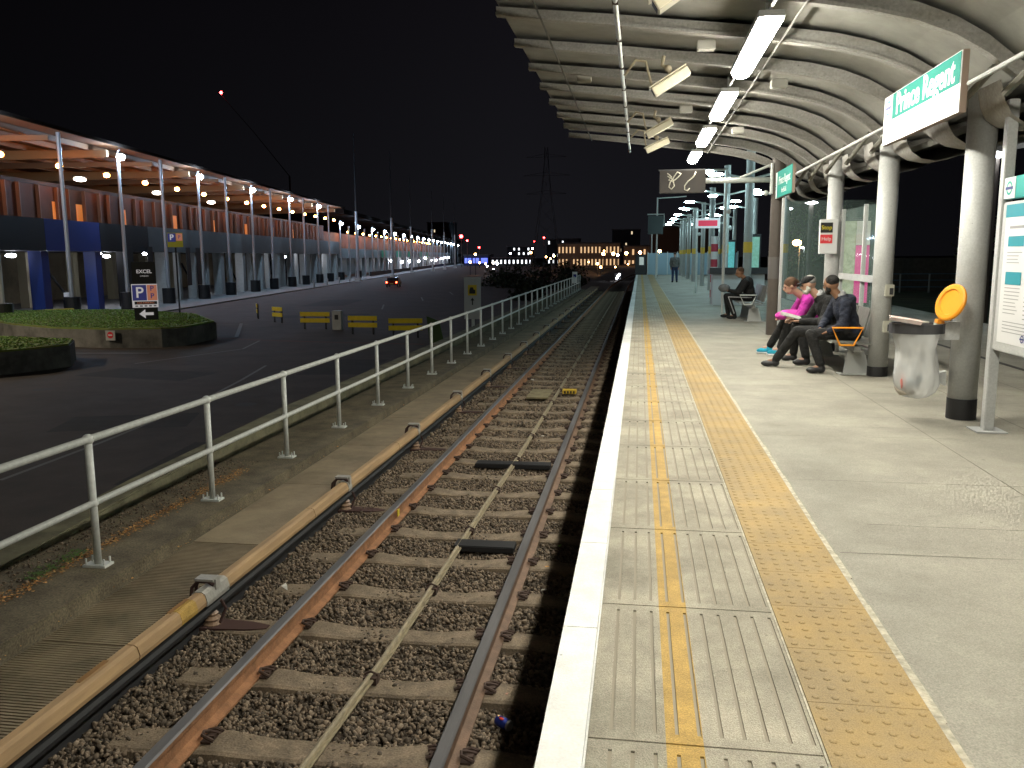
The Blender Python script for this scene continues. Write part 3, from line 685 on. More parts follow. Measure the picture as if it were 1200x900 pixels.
ya,yb=14.55,16.35; za,zb_=2.5,2.97
b=MB(); b.box(2.445,2.49,ya,yb,za,zb_); b.build('sign_box',mat('sign_side',(.30,.22,.17),.5),t,world=True,bevel=.004)
b=MB(); b.box(2.437,2.4445,yb-.27,yb-.005,za+.005,zb_-.005); b.build('white_strip',signw,t,world=True)
b=MB(); b.box(2.437,2.4445,ya+.005,yb-.275,za+.005,zb_-.005); b.build('teal_face',sign_teal_m,t,world=True)
L0=Matrix.Translation(-Vector(t.location))
text_mesh('Prince Regent',.21,L0@frame((2.4365,(ya+yb-.27)/2,2.79),(0,-1,0),(0,0,1)),'lettering',signw,t)
text_mesh('for ExCeL',.12,L0@frame((2.4365,(ya+yb-.27)/2,2.61),(0,-1,0),(0,0,1)),'lettering',signw,t)
ring_world(t,(2.436,yb-.135,2.72),.06,lteal,navy)
t=thing('sign_tube','thin grey tube under the canopy carrying the two name signs','tube',(2.5,11,2.8))
b=MB(); b.tube([(2.5,-1,2.86),(2.5,7.21,2.80)],.02,8); b.build('tube',ltgrey,t,world=True)
b=MB(); b.tube([(2.5,9.33,2.80),(2.5,14.54,2.80)],.02,8); b.build('tube',ltgrey,t,world=True)

# bin on the nearest column
t=thing('litter_bin','clear bag litter bin with raised orange lid fixed to the nearest column','bin',(2.55,7.9,.82))
b=MB(); n=28; c=(2.45,7.9)
vs=[]
for r,z in((.20,.80),(.21,.80),(.21,.885),(.195,.885),(.195,.80)):
    for j in range(n):
        a=2*math.pi*j/n; vs.append((c[0]+r*math.cos(a)*1.1,c[1]+r*math.sin(a)*.9,z))
b.add(vs,[(i*n+j,i*n+(j+1)%n,(i+1)*n+(j+1)%n,(i+1)*n+j) for i in range(4) for j in range(n)])
b.build('hoop',mat('bin_ring',(.05,.05,.055),.45),t,world=True)
b=MB(); b.box(2.6,2.8,7.86,7.94,.74,.90); b.build('wall_bracket',ltgrey,t,world=True,bevel=.005)
# lid leaning up against column: disc plane contains direction, hinge at (2.63,7.85,.9)
lc_=Vector((2.70,7.80,1.07)); T=Matrix.Translation(lc_)@Matrix.Rotation(R(22),4,'Z')@Matrix.Rotation(R(-72),4,'Y')
b=MB(); b.lathe([(.155,0),(.165,.012),(.165,.03),(.15,.04),(.118,.04),(.108,.028),(.03,.026),(.0005,.026)],n=32,T=T)
b.build('lid',orange,t,world=True,smooth=False)
b=MB(); b.box(2.60,2.66,7.84,7.92,.885,.925); b.build('hinge',orange,t,world=True,bevel=.004)
# bag: translucent shell
bagm=mat('clear_bag',(.95,.96,.94),.2,alpha=.52,bump=.6,bscale=12)
b=MB(); n=40; rings=[(.185,.80),(.17,.74),(.15,.66),(.155,.58),(.165,.50),(.175,.42),(.17,.34),(.14,.27),(.09,.225),(.035,.21)]
vs=[]
for k,(r,z) in enumerate(rings):
    for j in range(n):
        a=2*math.pi*j/n; rr=1.12*r*(1+.07*math.sin(7*a+k*.6)+.04*math.sin(13*a-k)); vs.append((c[0]+.03*k/9+rr*math.cos(a)*.95,c[1]+rr*math.sin(a)*.85,z))
b.add(vs,[(i*n+j,i*n+(j+1)%n,(i+1)*n+(j+1)%n,(i+1)*n+j) for i in range(9) for j in range(n)]+[tuple(9*n+j for j in range(n))])
b.build('bag',bagm,t,world=True,smooth=True,fixn=False)
# rubbish in the bag
rb=[((2.42,7.85,.36),(.06,.05,.05),(.25,.32,.36),'crumpled grey blue wrapper inside the clear bag','wrapper'),((2.34,7.83,.38),(.025,.025,.09),(.65,.25,.22),'pale red cup in the clear bag','cup'),((2.38,7.9,.28),(.10,.09,.05),(.38,.34,.28),'brown paper at the bottom of the clear bag','paper'),((2.47,7.88,.44),(.05,.06,.04),(.5,.52,.5),'pale plastic scrap in the clear bag','scrap'),((2.50,7.9,.37),(.035,.04,.05),(.05,.10,.13),'dark drink pot in the clear bag','pot')]
for p,r,cl,lab,cat in rb:
    bm=bmesh.new()
    for _ in range(26):
        v=Vector([random.gauss(0,1) for _ in range(3)]).normalized()*random.uniform(.75,1.1); bm.verts.new((v.x*r[0]+p[0],v.y*r[1]+p[1],v.z*r[2]+p[2]))
    bmesh.ops.convex_hull(bm,input=bm.verts); me=bpy.data.meshes.new('rubbish'); bm.to_mesh(me); bm.free(); me.materials.append(mat('rubbish_'+cat,cl,.6)); o=bpy.data.objects.new('rubbish',me); C.objects.link(o); tag(o,lab,cat)
# newspaper on the hoop
b=MB(); news=mat('newsprint',(.62,.56,.50),.8,var=.25,vscale=30,col2=(.6,.42,.38)); b.use(news)
T=Matrix.Translation((2.32,7.80,.905))@Matrix.Rotation(R(-20),4,'Z')@Matrix.Rotation(R(9),4,'Y')
for k in range(4): b.box(-.13,.13,-.09,.09,k*.008,k*.008+.006,T=T@Matrix.Rotation(R(3*k),4,'Z'))
tag(b.build('newspaper'),'folded newspaper lying on the black hoop of the bin','newspaper')
b=MB(); T=Matrix.Translation((2.42,7.86,.893))@Matrix.Rotation(R(10),4,'Z'); b.box(-.1,.1,-.06,.06,0,.012,T=T); tag(b.build('paper_wrapper',mat('wrap',(.6,.58,.5),.7),bevel=.004),'flat pale paper wrapper lying on the bin bag beside the newspaper','wrapper')

# glass windbreak
glassm=mat('shelter_glass',(.35,.5,.46),.04,alpha=.11)
frm=ltgrey
t=thing('glass_windbreak','grey framed glass windbreak behind the bench between two columns','windbreak',(2.98,12.2,0))
for y0,y1 in((11.05,12.2),(12.28,13.5)):
    b=MB(); b.box(3.04,3.052,y0,y1,.25,2.15); b.build('glass_pane',glassm,t,world=True)
for y in(11.02,12.24,13.53):
    b=MB(); b.box(3.02,3.07,y-.025,y+.025,.0,2.17); b.build('post',frm,t,world=True)
for z in(1.17,.22):
    b=MB(); b.box(3.0,3.035,11.05,13.5,z-.045,z+.045); b.build('rail',frm,t,world=True)
b=MB(); 
T=frame((2.996,11.25,1.17),(0,-1,0),(0,0,1)); vs=[T@Vector((.055*math.cos(a),.055*math.sin(a),.0)) for a in np.linspace(0,2*math.pi,20,endpoint=False)]; b.add(vs,[tuple(range(20))]); q=b.build('round_sticker',mat('sticker_red',(.7,.1,.15),.5),t,world=True,fixn=False)
b=MB(); vs=[T@Vector((.034*math.cos(a),.034*math.sin(a),.002)) for a in np.linspace(0,2*math.pi,20,endpoint=False)]; b.add(vs,[tuple(range(20))]); b.build('sticker_centre',signw,t,world=True,fixn=False)
# second transverse glass panel (faces the camera) behind column 2
t=thing('glass_screen','clear glass side screen of the shelter in front of the lit advert','glass screen',(3.3,14.0,0))
b=MB(); b.box(2.3,3.9,14.3,14.31,.3,2.35); b.build('glass_pane',glassm,t,world=True)
for x in(2.28,3.92):
    b=MB(); b.box(x-.02,x+.02,14.28,14.33,0,2.4); b.build('post',frm,t,world=True)
t=thing('lit_advert','tall lit advertising panel with a pink strip and greenery behind the windbreak','advert',(3.8,16,0))
b=MB(); b.box(3.42,4.12,16.0,16.12,.55,2.15); b.build('case',dark,t,world=True)
advg=mat('advert_print',(.45,.5,.35),.4,var=.3,col2=(.12,.2,.1),vscale=9,emit=(.55,.6,.4),es=.5)
b=MB(); b.box(3.47,3.83,15.985,15.995,.62,2.08); b.build('picture',advg,t,world=True)
b=MB(); b.box(3.835,4.07,15.985,15.995,.62,1.65); b.build('pink_strip',mat('advert_pink',(.7,.05,.3),.4,emit=(.8,.06,.32),es=.55),t,world=True)
b=MB(); b.box(3.835,4.07,15.985,15.995,1.655,2.08); b.build('pale_strip',mat('advert_pale',(.6,.6,.5),.4,emit=(.7,.7,.6),es=.5),t,world=True)

# benches
metal_b=mat('bench_steel',(.23,.23,.21),.5,.3,var=.2,vscale=14)
def bench(label,loc,n,orange_rest=True):
    t=thing('bench',label,'bench',loc)
    L=n*.62
    b=MB(); b.box(.05,.13,0,L,.30,.37); b.build('beam',metal_b,t)
    for k in range(n):
        y=.02+k*.62; b=MB(); pts=[(-.22,.405),(-.2,.43),(.2,.405),(.3,.42),(.30,.40),(.2,.385),(-.2,.41)]
        b.prism(pts,'y',y,y+.56); b.build('seat',metal_b,t)
        b=MB(); b.prism([(.30,.44),(.38,.80),(.40,.80),(.32,.44)],'y',y,y+.56); b.build('backrest',metal_b,t)
    pale=mat('bench_leg_pale',(.42,.43,.41),.5)
    for y in(.18,L-.3):
        b=MB(); b.prism([(-.02,.0),(.30,.0),(.22,.30),(.02,.30)],'y',y,y+.05); b.build('leg',pale,t)
        b=MB(); b.box(-.08,.36,y-.06,y+.11,0,.012); b.build('foot_plate',pale,t)
    for k in range(0,n+1,2 if n>2 else 1):
        y=k*.62-.015; b=MB(); b.tube([(-.22,y,.60),(.14,y,.60),(.04,y,.385),(-.12,y,.385)],.014,8,closed=True)
        b.build('armrest',orange if orange_rest else galv,t)
    return t
bench('long steel bench with orange triangular armrests where three people sit',(2.58,10.78,0),4)
bench('distant steel bench with grey armrests where the lone person sits',(2.45,19.4,0),3,False)
bench('small empty steel bench far along the platform',(2.75,29.0,0),2,False)

# ================================================================== PEOPLE
skinm=mat('skin_brown',(.26,.135,.075),.55); skinl=mat('skin_pale',(.50,.29,.20),.55)
def person(label,P,skin,cl,grp=None):
    """P: joints in world coordinates; cl: clothing spec"""
    V=lambda k: Vector(P[k])
    origin=Vector((P['hip'][0],P['hip'][1],0))
    hip,neck,head=V('hip'),V('neck'),V('head'); fd=Vector(P['face']).normalized(); up=(head-neck).normalized()
    up=(up+Vector((0,0,1))*1.5).normalized()
    sd=fd.cross(up).normalized(); fd=up.cross(sd).normalized(); Rm=Matrix((sd,fd,up)).transposed()
    bd=Vector(P['body']).normalized(); bs=bd.cross(Vector((0,0,1))).normalized()
    b=MB()
    def hp(x,y,z): return head+Rm@Vector((x,y,z))
    b.ell(head+Rm@Vector((0,-.01,.015)),(.074,.095,.10),Rm,18,14); b.ell(hp(0,.02,-.055),(.055,.07,.065),Rm,14,10)
    b.limb(neck+Vector((0,0,-.05)),hp(0,-.01,-.06),.058,.052)
    b.ell(hp(0,.098,-.015),(.014,.022,.024),Rm,8,6); b.ell(hp(0,.085,-.055),(.025,.014,.01),Rm,8,6); b.ell(hp(0,.075,.03),(.055,.014,.012),Rm,8,6)
    for s in(-1,1): b.ell(hp(s*.076,-.005,-.005),(.012,.02,.032),Rm,8,6)
    chest=hip.lerp(neck,.68); waist=hip.lerp(neck,.32); 
    RB=Matrix((bs,bd,Vector((0,0,1)))).transposed()
    b.ell(hip,(.155,.12,.12),RB); b.ell(waist,(.13,.10,.14),RB); b.ell(chest,(.165,.11,.17),RB)
    for s,k in((-1,'l'),(1,'r')):
        sh,el,ha=V(k+'sh'),V(k+'el'),V(k+'ha'); b.limb(chest.lerp(neck,.5),sh,.07,.055); b.limb(sh,el,.048,.038); b.limb(el,ha,.036,.025)
        d=(ha-el).normalized(); w=d.cross(Vector((0,0,1))).normalized(); nrm=w.cross(d)
        palm=ha+d*.045; b.ell(palm,(.042,.05,.018),Matrix((w,d,nrm)).transposed(),10,8)
        for q in range(4):
            o=palm+w*(-.03+.02*q)+d*.035; ln=[.055,.068,.064,.05][q]
            m1=o+d*ln*.55-nrm*.012; m2=m1+d*ln*.3-nrm*.03; b.tube([o,m1,m2],[.0105,.010,.009],6)
        b.tube([ha+w*s*.03+d*.015,ha+w*s*.055+d*.05,ha+w*s*.045+d*.085],[.013,.012,.010],6)
        kn,an,to=V(k+'kn'),V(k+'an'),V(k+'to'); hj=hip+bs*s*.085
        b.limb(hj,kn,.075,.05); b.limb(kn,an,.048,.033); b.limb(an,an+(to-an).normalized()*.09,.03,.024)
    body=b.build('person',skin,remesh=.0095,relax=2)
    body.data.transform(Matrix.Translation(-origin)); body.location=origin; tag(body,label,'person',grp)
    def part(b,name,m,rm=.013,rl=4,**k):
        o=b.build(name,m,body,remesh=rm,relax=rl,**k) if rm else b.build(name,m,body,smooth=True)
        o.data.transform(Matrix.Translation(-origin)); return o
    # jacket / top
    b=MB(); b.ell(hip+Vector((0,0,.02)),(.185,.155,.13),RB); b.ell(waist,(.17,.14,.17),RB); b.ell(chest,(.20,.145,.19),RB)
    b.limb(chest.lerp(neck,.55)-bs*.08,chest.lerp(neck,.55)+bs*.08,.09,.09)
    for s,k in((-1,'l'),(1,'r')):
        sh,el,ha=V(k+'sh'),V(k+'el'),V(k+'ha'); b.limb(chest.lerp(neck,.5),sh,.085,.082); b.limb(sh,el,.077,.060)
        if cl.get('sleeves',1): b.limb(el,el.lerp(ha,.9),.060,.044)
    b.tube([neck-Vector((0,0,.06)),neck+(head-neck)*.12],[.085,.075],14)
    for p,r in cl.get('extra',[]): b.ell(p,r)
    part(b,'jacket',cl['top'])
    b=MB(); b.ell(hip-Vector((0,0,.02)),(.17,.14,.11),RB)
    for s,k in((-1,'l'),(1,'r')):
        kn,an=V(k+'kn'),V(k+'an'); hj=hip+bs*s*.085; b.limb(hj,kn,.098,.073); b.limb(kn,kn.lerp(an,.93),.073,.058)
    part(b,'trousers',cl['legs'])
    if 'stripe' in cl:
        for k in('l',):
            kn,an=V(k+'kn'),V(k+'an'); hj=hip-bs*.085; o=-bs*.085
            b=MB(); b.tube([hj+o,kn+o*.9,kn.lerp(an,.9)+o*.72],.014,6); part(b,'stripe',cl['stripe'],0)
    for k in('l','r'):
        an,to=V(k+'an'),V(k+'to'); d=(to-an); d.z=0; d.normalize()
        b=MB(); ax=an-Vector((0,0,.02)); w=d.cross(Vector((0,0,1))); Q=Matrix((w,d,Vector((0,0,1)))).transposed()
        z=P.get('floor',0); c0=Vector((an.x,an.y,z+.05)); 
        b.ell(c0,(.046,.06,.05),Q,12,8); b.ell(c0+d*.09+Vector((0,0,-.008)),(.05,.10,.042),Q,12,8); b.ell(c0+Vector((0,0,.04)),(.045,.05,.045),Q)
        part(b,'shoe',cl['shoe'],.009,2)
        if 'sole' in cl:
            b=MB(); b.box(-.045,.045,-.055,.185,0,.022,T=Matrix.Translation((an.x,an.y,z+.001))@Q.to_4x4()); part(b,'sole',cl['sole'],0)
    # hair
    b=MB(); b.ell(hp(0,-.03,.043),(.080,.088,.080),Rm,16,12) if not cl.get('full') else b.ell(hp(0,-.024,.034),(.086,.103,.092),Rm,16,12)
    if cl.get('full'): b.ell(hp(0,-.10,.0),(.05,.05,.06),Rm)
    if cl.get('long'): b.ell(hp(0,-.06,-.05),(.08,.06,.12),Rm)
    if cl.get('bald')!=1: part(b,'hair',cl['hair'],.01,2)
    if 'beard' in cl:
        b=MB(); b.ell(hp(0,.05,-.085),(.055,.05,.045),Rm); b.ell(hp(0,.07,-.072),(.038,.03,.03),Rm)
        for s in(-1,1): b.ell(hp(s*.062,.015,-.05),(.02,.035,.045),Rm)
        part(b,'beard',cl['beard'],.009,1)
    if 'cap' in cl:
        b=MB(); b.ell(hp(0,-.01,.062),(.09,.105,.058),Rm); b.ell(hp(0,.085,.045),(.075,.06,.012),Rm); part(b,'cap',cl['cap'],.009,2)
    if 'collar' in cl:
        b=MB(); b.tube([neck+(head-neck)*.02,neck+(head-neck)*.3],[.073,.064],14); part(b,'shirt_collar',cl['collar'],0)
    for s in(-1,1):
        b=MB(); b.ell(hp(s*.03,.083,.008),(.013,.008,.009),Rm,8,6); part(b,'eye',mat('eye_dark',(.03,.02,.02),.2),0)
    return body
def cloth(n,c):
    m=mat('cloth_'+n,c,.85,var=.35,vscale=9,bump=1.0,bscale=11)
    for q in m.node_tree.nodes:
        if q.type=='BUMP': q.inputs['Distance'].default_value=.05
    return m
# man in navy jacket
person('man in a navy jacket and dark trousers at the near end of the bench',dict(
 hip=(2.68,11.2,.50),neck=(2.55,11.2,.96),head=(2.41,11.2,1.115),face=(-.75,.65,-.05),body=(-1,.05,0),
 lsh=(2.56,11.0,.88),lel=(2.53,10.93,.62),lha=(2.37,11.03,.53),rsh=(2.53,11.40,.88),rel=(2.42,11.46,.64),rha=(2.3,11.18,.55),
 lkn=(2.17,11.08,.49),lan=(2.30,11.02,.09),lto=(2.1,11.0,.04),rkn=(2.06,11.4,.50),ran=(1.83,11.62,.09),rto=(1.6,11.66,.04)),skinm,
 dict(top=cloth('navy',(.012,.017,.034)),legs=cloth('charcoal',(.012,.012,.012)),shoe=mat('shoe_dark',(.02,.02,.022),.4),hair=cloth('hair_black',(.008,.007,.006)),beard=cloth('hair_black',(.008,.007,.006)),collar=cloth('white',(.6,.6,.6)),
 extra=[((2.64,11.2,.93),(.09,.13,.07))]),'people seated on the bench')
old=person('old man in black cap and jacket with white beard, middle of the bench',dict(
 hip=(2.70,12.05,.50),neck=(2.46,12.03,.93),head=(2.29,12.02,1.09),face=(-1,.15,-.35),body=(-1,0,0),
 lsh=(2.54,11.82,.86),lel=(2.44,11.74,.60),lha=(2.16,11.85,.60),rsh=(2.52,12.24,.86),rel=(2.36,12.28,.60),rha=(2.12,12.1,.60),
 lkn=(2.19,11.9,.50),lan=(2.27,11.82,.09),lto=(2.05,11.8,.04),rkn=(2.19,12.2,.50),ran=(2.18,12.3,.09),rto=(1.95,12.3,.04)),skinl,
 dict(top=cloth('black',(.009,.009,.009)),legs=cloth('black',(.009,.009,.009)),shoe=mat('shoe_dark',(.02,.02,.022),.4),hair=cloth('hair_grey',(.30,.29,.27)),beard=cloth('beard_white',(.62,.60,.52)),cap=cloth('black',(.009,.009,.009)),collar=cloth('white',(.6,.6,.6))),'people seated on the bench')
person('woman in magenta top and blue trainers on the far end of the bench',dict(
 hip=(2.72,12.95,.50),neck=(2.42,12.9,.91),head=(2.19,12.85,1.04),face=(-1,-.1,-.5),body=(-1,0,0),
 lsh=(2.42,12.73,.83),lel=(2.3,12.66,.60),lha=(2.13,12.8,.58),rsh=(2.42,13.1,.83),rel=(2.28,13.14,.60),rha=(2.12,12.98,.58),
 lkn=(2.2,12.85,.50),lan=(2.10,12.95,.10),lto=(1.9,12.95,.05),rkn=(2.18,13.1,.50),ran=(1.98,13.2,.1),rto=(1.78,13.2,.05)),skinl,
 dict(top=cloth('magenta',(.62,.04,.42)),legs=cloth('black',(.009,.009,.009)),shoe=cloth('trainer_blue',(.02,.38,.55)),sole=cloth('sole_white',(.7,.75,.75)),hair=cloth('hair_brown',(.10,.05,.025)),full=1,sleeves=0),'people seated on the bench')
person('lone person in black with white striped trousers hunched on the distant bench',dict(
 hip=(2.6,20.5,.50),neck=(2.48,20.45,.96),head=(2.33,20.43,1.08),face=(-1,-.1,-.6),body=(-1,-.05,0),
 lsh=(2.46,20.25,.86),lel=(2.3,20.2,.62),lha=(2.08,20.32,.66),rsh=(2.46,20.65,.86),rel=(2.3,20.7,.62),rha=(2.06,20.5,.66),
 lkn=(2.06,20.3,.52),lan=(2.22,20.25,.09),lto=(2.0,20.25,.04),rkn=(2.06,20.65,.52),ran=(2.12,20.7,.09),rto=(1.9,20.7,.04)),skinm,
 dict(top=cloth('black',(.009,.009,.009)),legs=cloth('black',(.009,.009,.009)),shoe=cloth('black',(.009,.009,.009)),hair=cloth('hair_brown',(.10,.05,.025)),stripe=cloth('white',(.6,.6,.6))))
sx,sy=1.9,47.2
person('person standing far down the platform in a grey top and blue jeans',dict(
 hip=(sx,sy,.88),neck=(sx,sy,1.36),head=(sx,sy+.02,1.53),face=(0.2,1,0),body=(.1,1,0),
 lsh=(sx-.18,sy,1.30),lel=(sx-.24,sy,1.03),lha=(sx-.2,sy+.1,.82),rsh=(sx+.18,sy,1.30),rel=(sx+.24,sy,1.03),rha=(sx+.2,sy+.1,.82),
 lkn=(sx-.10,sy,.48),lan=(sx-.11,sy,.09),lto=(sx-.13,sy+.18,.04),rkn=(sx+.10,sy,.48),ran=(sx+.12,sy,.09),rto=(sx+.14,sy+.18,.04)),skinl,
 dict(top=cloth('grey_top',(.18,.18,.17)),legs=cloth('jeans',(.03,.05,.12)),shoe=cloth('black',(.009,.009,.009)),hair=cloth('hair_brown',(.10,.05,.025))))
# things held
b=MB(); T=Matrix.Translation((2.08,11.95,.635))@Matrix.Rotation(R(15),4,'Y')@Matrix.Rotation(R(8),4,'Z')
for k in range(3): b.box(-.15,.13,-.12,.12,k*.012,k*.012+.006,T=T@Matrix.Rotation(R(4*k),4,'X'))
tag(b.build('newspaper',mat('paper_grey',(.42,.42,.38),.8,var=.3,vscale=30)),'open grey newspaper in the hands of the old man in the cap','newspaper')
b=MB(); b.ell((2.22,12.86,.62),(.20,.14,.075)); b.ell((2.08,12.84,.60),(.09,.12,.06)); tag(b.build('handbag',cloth('magenta_bag',(.72,.06,.45)),remesh=.012,relax=4),'bright pink folded bag on the lap of the woman in magenta','bag')
b=MB(); b.ell((2.45,11.62,.60),(.10,.13,.10)); b.limb((2.45,11.62,.7),(2.62,11.62,.9),.02,.02); tag(b.build('rucksack',cloth('black_bag',(.02,.02,.02)),remesh=.012,relax=3),'black shoulder bag between the navy jacket man and the old man','bag')
b=MB(); b.ell((1.98,20.4,.72),(.14,.16,.10)); tag(b.build('shopping_bag',cloth('grey_bag',(.16,.17,.17)),remesh=.015,relax=2),'grey bag held by the lone person on the distant bench','bag')

# ================================================================== FAR PLATFORM
cyan=(.30,.82,1.0)
lampg=glow('cool_lamp_glow',(.62,.93,1.0),125)
postg=mat('far_post_paint',(.34,.35,.33),.5,var=.1)
postd=mat('brown_post',(.085,.07,.058),.6,var=.15,vscale=5)
yb_=mat('yellow_band_paint',(.65,.42,.05),.5)
# brown post with display arm
t=thing('display_post','dark brown post with a horizontal arm, beyond the seated people','post',(2.5,16.34,0))
b=MB(); b.cyl(0,0,0,4.6,.125,24); b.build('shaft',postd,t)
b=MB(); b.cyl(0,0,1.05,1.45,.13,24); b.build('collar',mat('post_collar',(.11,.10,.095),.5),t)
b=MB(); b.tube([(-.16,0,2.86),(-1.3,0,2.86)],.05,12); q=b.build('arm',galv,t,smooth=True)
b=MB(); b.tube([(-.16,0,3.12),(-.7,0,2.9)],.022,8); b.build('stay',galv,t)
b=MB(); b.tube([(-.13,-.06,3.15),(-.13,-.06,2.6)],.03,8); b.build('bracket',galv,t)
b=MB(); b.ell((-.22,0,2.62),.05); b.tube([(-.15,0,2.62),(-.22,0,2.62)],.02,6); b.build('speaker',galv,t)
t=thing('departure_display','brown hanging display screen seen from behind with pale looping light reflections drawn on it','display',(.78,16.3,2.85))
b=MB(); b.box(-.44,.40,-.06,.06,-.21,.20); b.build('case',mat('display_brown',(.022,.014,.008),.55,var=.25,vscale=5),t,bevel=.01)
b=MB(); b.box(-.46,.42,.03,.09,.205,.23); b.build('hood',dark,t)
loop=mat('reflection_loop',(.55,.52,.42),.5)  # pale loops are reflected light, modelled as tubes on the case
for pts in([(-.30,.15),(-.22,.08),(-.28,.03),(-.20,0.),(-.1,.08),(-.05,.14),(-.12,.17),(-.17,.1),(-.25,-.02),(-.27,-.10),(-.22,-.14),(-.17,-.08),(-.2,.04),(-.3,.10)],[(.22,.17),(.18,.08),(.08,.0),(.02,-.08),(.02,-.15),(.07,-.17),(.11,-.13)]):
    b=MB(); b.tube([(p[0],-.068,p[1]) for p in pts],  .013,6); b.build('cable',loop,t,smooth=True)
b=MB(); b.tube([(.40,0,.01),(.44,0,.01)],.05,10); b.build('arm_joint',galv,t)
# twin armed lamp posts of the far platform
def far_post(y,h,x=3.0,r=.12,label='',both=True,m=postg,band=True,zl=3.72):
    t=thing('platform_post',label,'post',(x,y,0),group='twin armed posts along the far platform')
    b=MB(); b.cyl(0,0,0,h,r,16); b.build('shaft',m,t)
    if band: b=MB(); b.cyl(0,0,1.55,1.85,r+.004,16); b.build('yellow_band',yb_,t)
    for s in((-1,1) if both else (-1,)):
        b=MB(); b.tube([(s*r,0,zl-.12),(s*.55,0,zl-.02),(s*.8,0,zl+.02)],.03,8); b.build('arm',galv,t)
        b=MB(); b.ell((s*.95,0,zl),(.22,.13,.045)); b.build('lamp_head',lampg,t,smooth=True)
    return t
for i,(y,h,r) in enumerate(((24.6,4.4,.12),(31,4.6,.11),(37,4.3,.12),(42,4.0,.10),(48.6,4.0,.12),(54,4.0,.12),(59.5,4.0,.12),(64,4.0,.12))):
    far_post(y,h,3.0,r,f'{ordinal(i)} platform lamp post beyond the brown display post')
# second row
for i,(y,x) in enumerate(((22,4.7),(30,4.9),(38,4.9),(46,4.9),(54,4.9))):
    far_post(y,3.9,x,.10,f'{ordinal(i)} post in the row standing right of the platform lamp posts',both=False,band=True,zl=3.55)
# extra slim poles with cantilever frames
for i,(x,y,h) in enumerate(((2.05,21.5,3.55),(2.6,26.5,3.3),(2.2,34,3.3))):
    t=thing('slim_lamp','%s slim pole with a short flat lamp arm on the far platform'%ordinal(i),'lamp',(x,y,0),group='slim cantilever lamps')
    b=MB(); b.cyl(0,0,0,h,.035,10); b.build('pole',galv,t)
    b=MB(); b.tube([(0,0,h),(-.55,0,h)],.03,8); b.build('arm',galv,t)
    b=MB(); b.ell((-.45,0,h-.05),(.14,.07,.03)); b.build('lamp_head',lampg,t,smooth=True)
    b=MB(); b.ell((.08,-.05,h-1.0),(.06,.05,.07)); b.build('speaker',galv,t)
# exit style sign on second post
t=thing('illuminated_sign','white box sign with a red panel fixed high on a far platform post','sign',(2.35,30.8,2.6))
b=MB(); b.box(-.42,.42,-.06,.06,-.17,.17); b.build('case',mat('signbox_white',(.7,.72,.72),.4,emit=(.7,.85,.9),es=.5),t)
b=MB(); b.box(-.33,.33,-.068,-.0605,-.10,.10); b.build('red_panel',mat('signbox_red',(.7,.05,.1),.4,emit=(.8,.05,.12),es=.5),t)
b=MB(); b.box(.425,.6,-.03,.03,-.03,.03); b.build('bracket',galv,t)
# striped pole
t=thing('striped_pole','red and white striped pole beside the far platform posts','pole',(2.42,28.6,0))
for k in range(8):
    b=MB(); b.cyl(0,0,.1+.25*k,.1+.25*(k+1)-.002,.11,14); b.build('stripe',[mat('stripe_red',(.5,.05,.08),.5),signw][k%2],t)
# monitor cabinet, left hanging frame, equipment
t=thing('hanging_monitor_frame','dark square monitor hung from a cyan lit gallows at the platform end','monitor',(1.0,58,0))
b=MB(); b.cyl(.1,0,0,5.3,.05,8); b.build('pole',galv,t)
b=MB(); b.tube([(.1,0,5.25),(2.0,0,5.35)],.035,8); b.build('arm',galv,t)
b=MB(); b.tube([(-.55,0,4.2),(.55,0,4.2),(.55,0,3.4)],.05,8); b.build('frame',galv,t)
b=MB(); b.box(-.5,.5,-.1,.1,2.9,4.1); b.build('monitor',mat('monitor_case',(.05,.07,.07),.5),t)
t=thing('platform_cabinet','white cabinet with a dark sloping top on the far platform','cabinet',(2.9,26,0))
b=MB(); b.box(-.75,.75,-.3,.3,0,.92); b.build('body',mat('cabinet_white',(.5,.52,.52),.5),t,bevel=.01)
b=MB(); b.prism([(-.36,.93),(.36,.93),(.36,1.0),(-.36,1.12)],'x',-.85,.85); b.build('top',dark,t)
# end screen of platform, blue white panels
endm=mat('end_screen_panel',(.30,.42,.50),.5)
t=thing('end_screen','pale blue panel screen closing the end of the platform','screen',(4,66,0))
for k in range(9):
    b=MB(); b.box(.6+.75*k,.6+.75*k+.72,66.1,66.18,0,1.65); b.build('panel',endm,t,world=True)
for k in range(10):
    b=MB(); b.box(.57+.75*k,.62+.75*k,66.0,66.09,0,1.75); b.build('post',galv,t,world=True)
t=thing('end_notice','small white notice on a dark board at the very end of the platform edge','notice',(0,66,0))
b=MB(); b.box(-.35,.5,66.05,66.12,0,1.55); b.build('board',dark,t,world=True)
b=MB(); b.box(-.05,.3,66.03,66.045,.75,1.35); b.build('notice',mat('notice_lit',(.7,.7,.65),.5,emit=(.7,.8,.75),es=.3),t,world=True)
b=MB(); b.tube([(.9,67.5,0),(.9,67.5,3.5)],.05,8); tag(b.build('lamp_pole',galv),'thin pale pole rising behind the blue end screen','pole')
# platform lit advert / glass boxes mid distance
for i,(x,y,lab) in enumerate(((3.95,30.5,'narrow lit green advert case between the far platform posts'),(4.35,42,'farther narrow lit blue advert case between the posts'))):
    t=thing('advert_case',lab,'advert',(x,y,0),group='lit advert cases on the far platform')
    b=MB(); b.box(-.2,.2,-.08,.08,.5,2.2); b.build('case',dark,t)
    b=MB(); b.box(-.15,.15,-.092,-.083,.6,2.1); b.build('picture',mat('case_glow%d'%i,(.2,.4,.4),.4,emit=((.15,.75,.8) if i else (.3,.7,.55)),es=.4,col2=(.1,.2,.1),vscale=5),t)
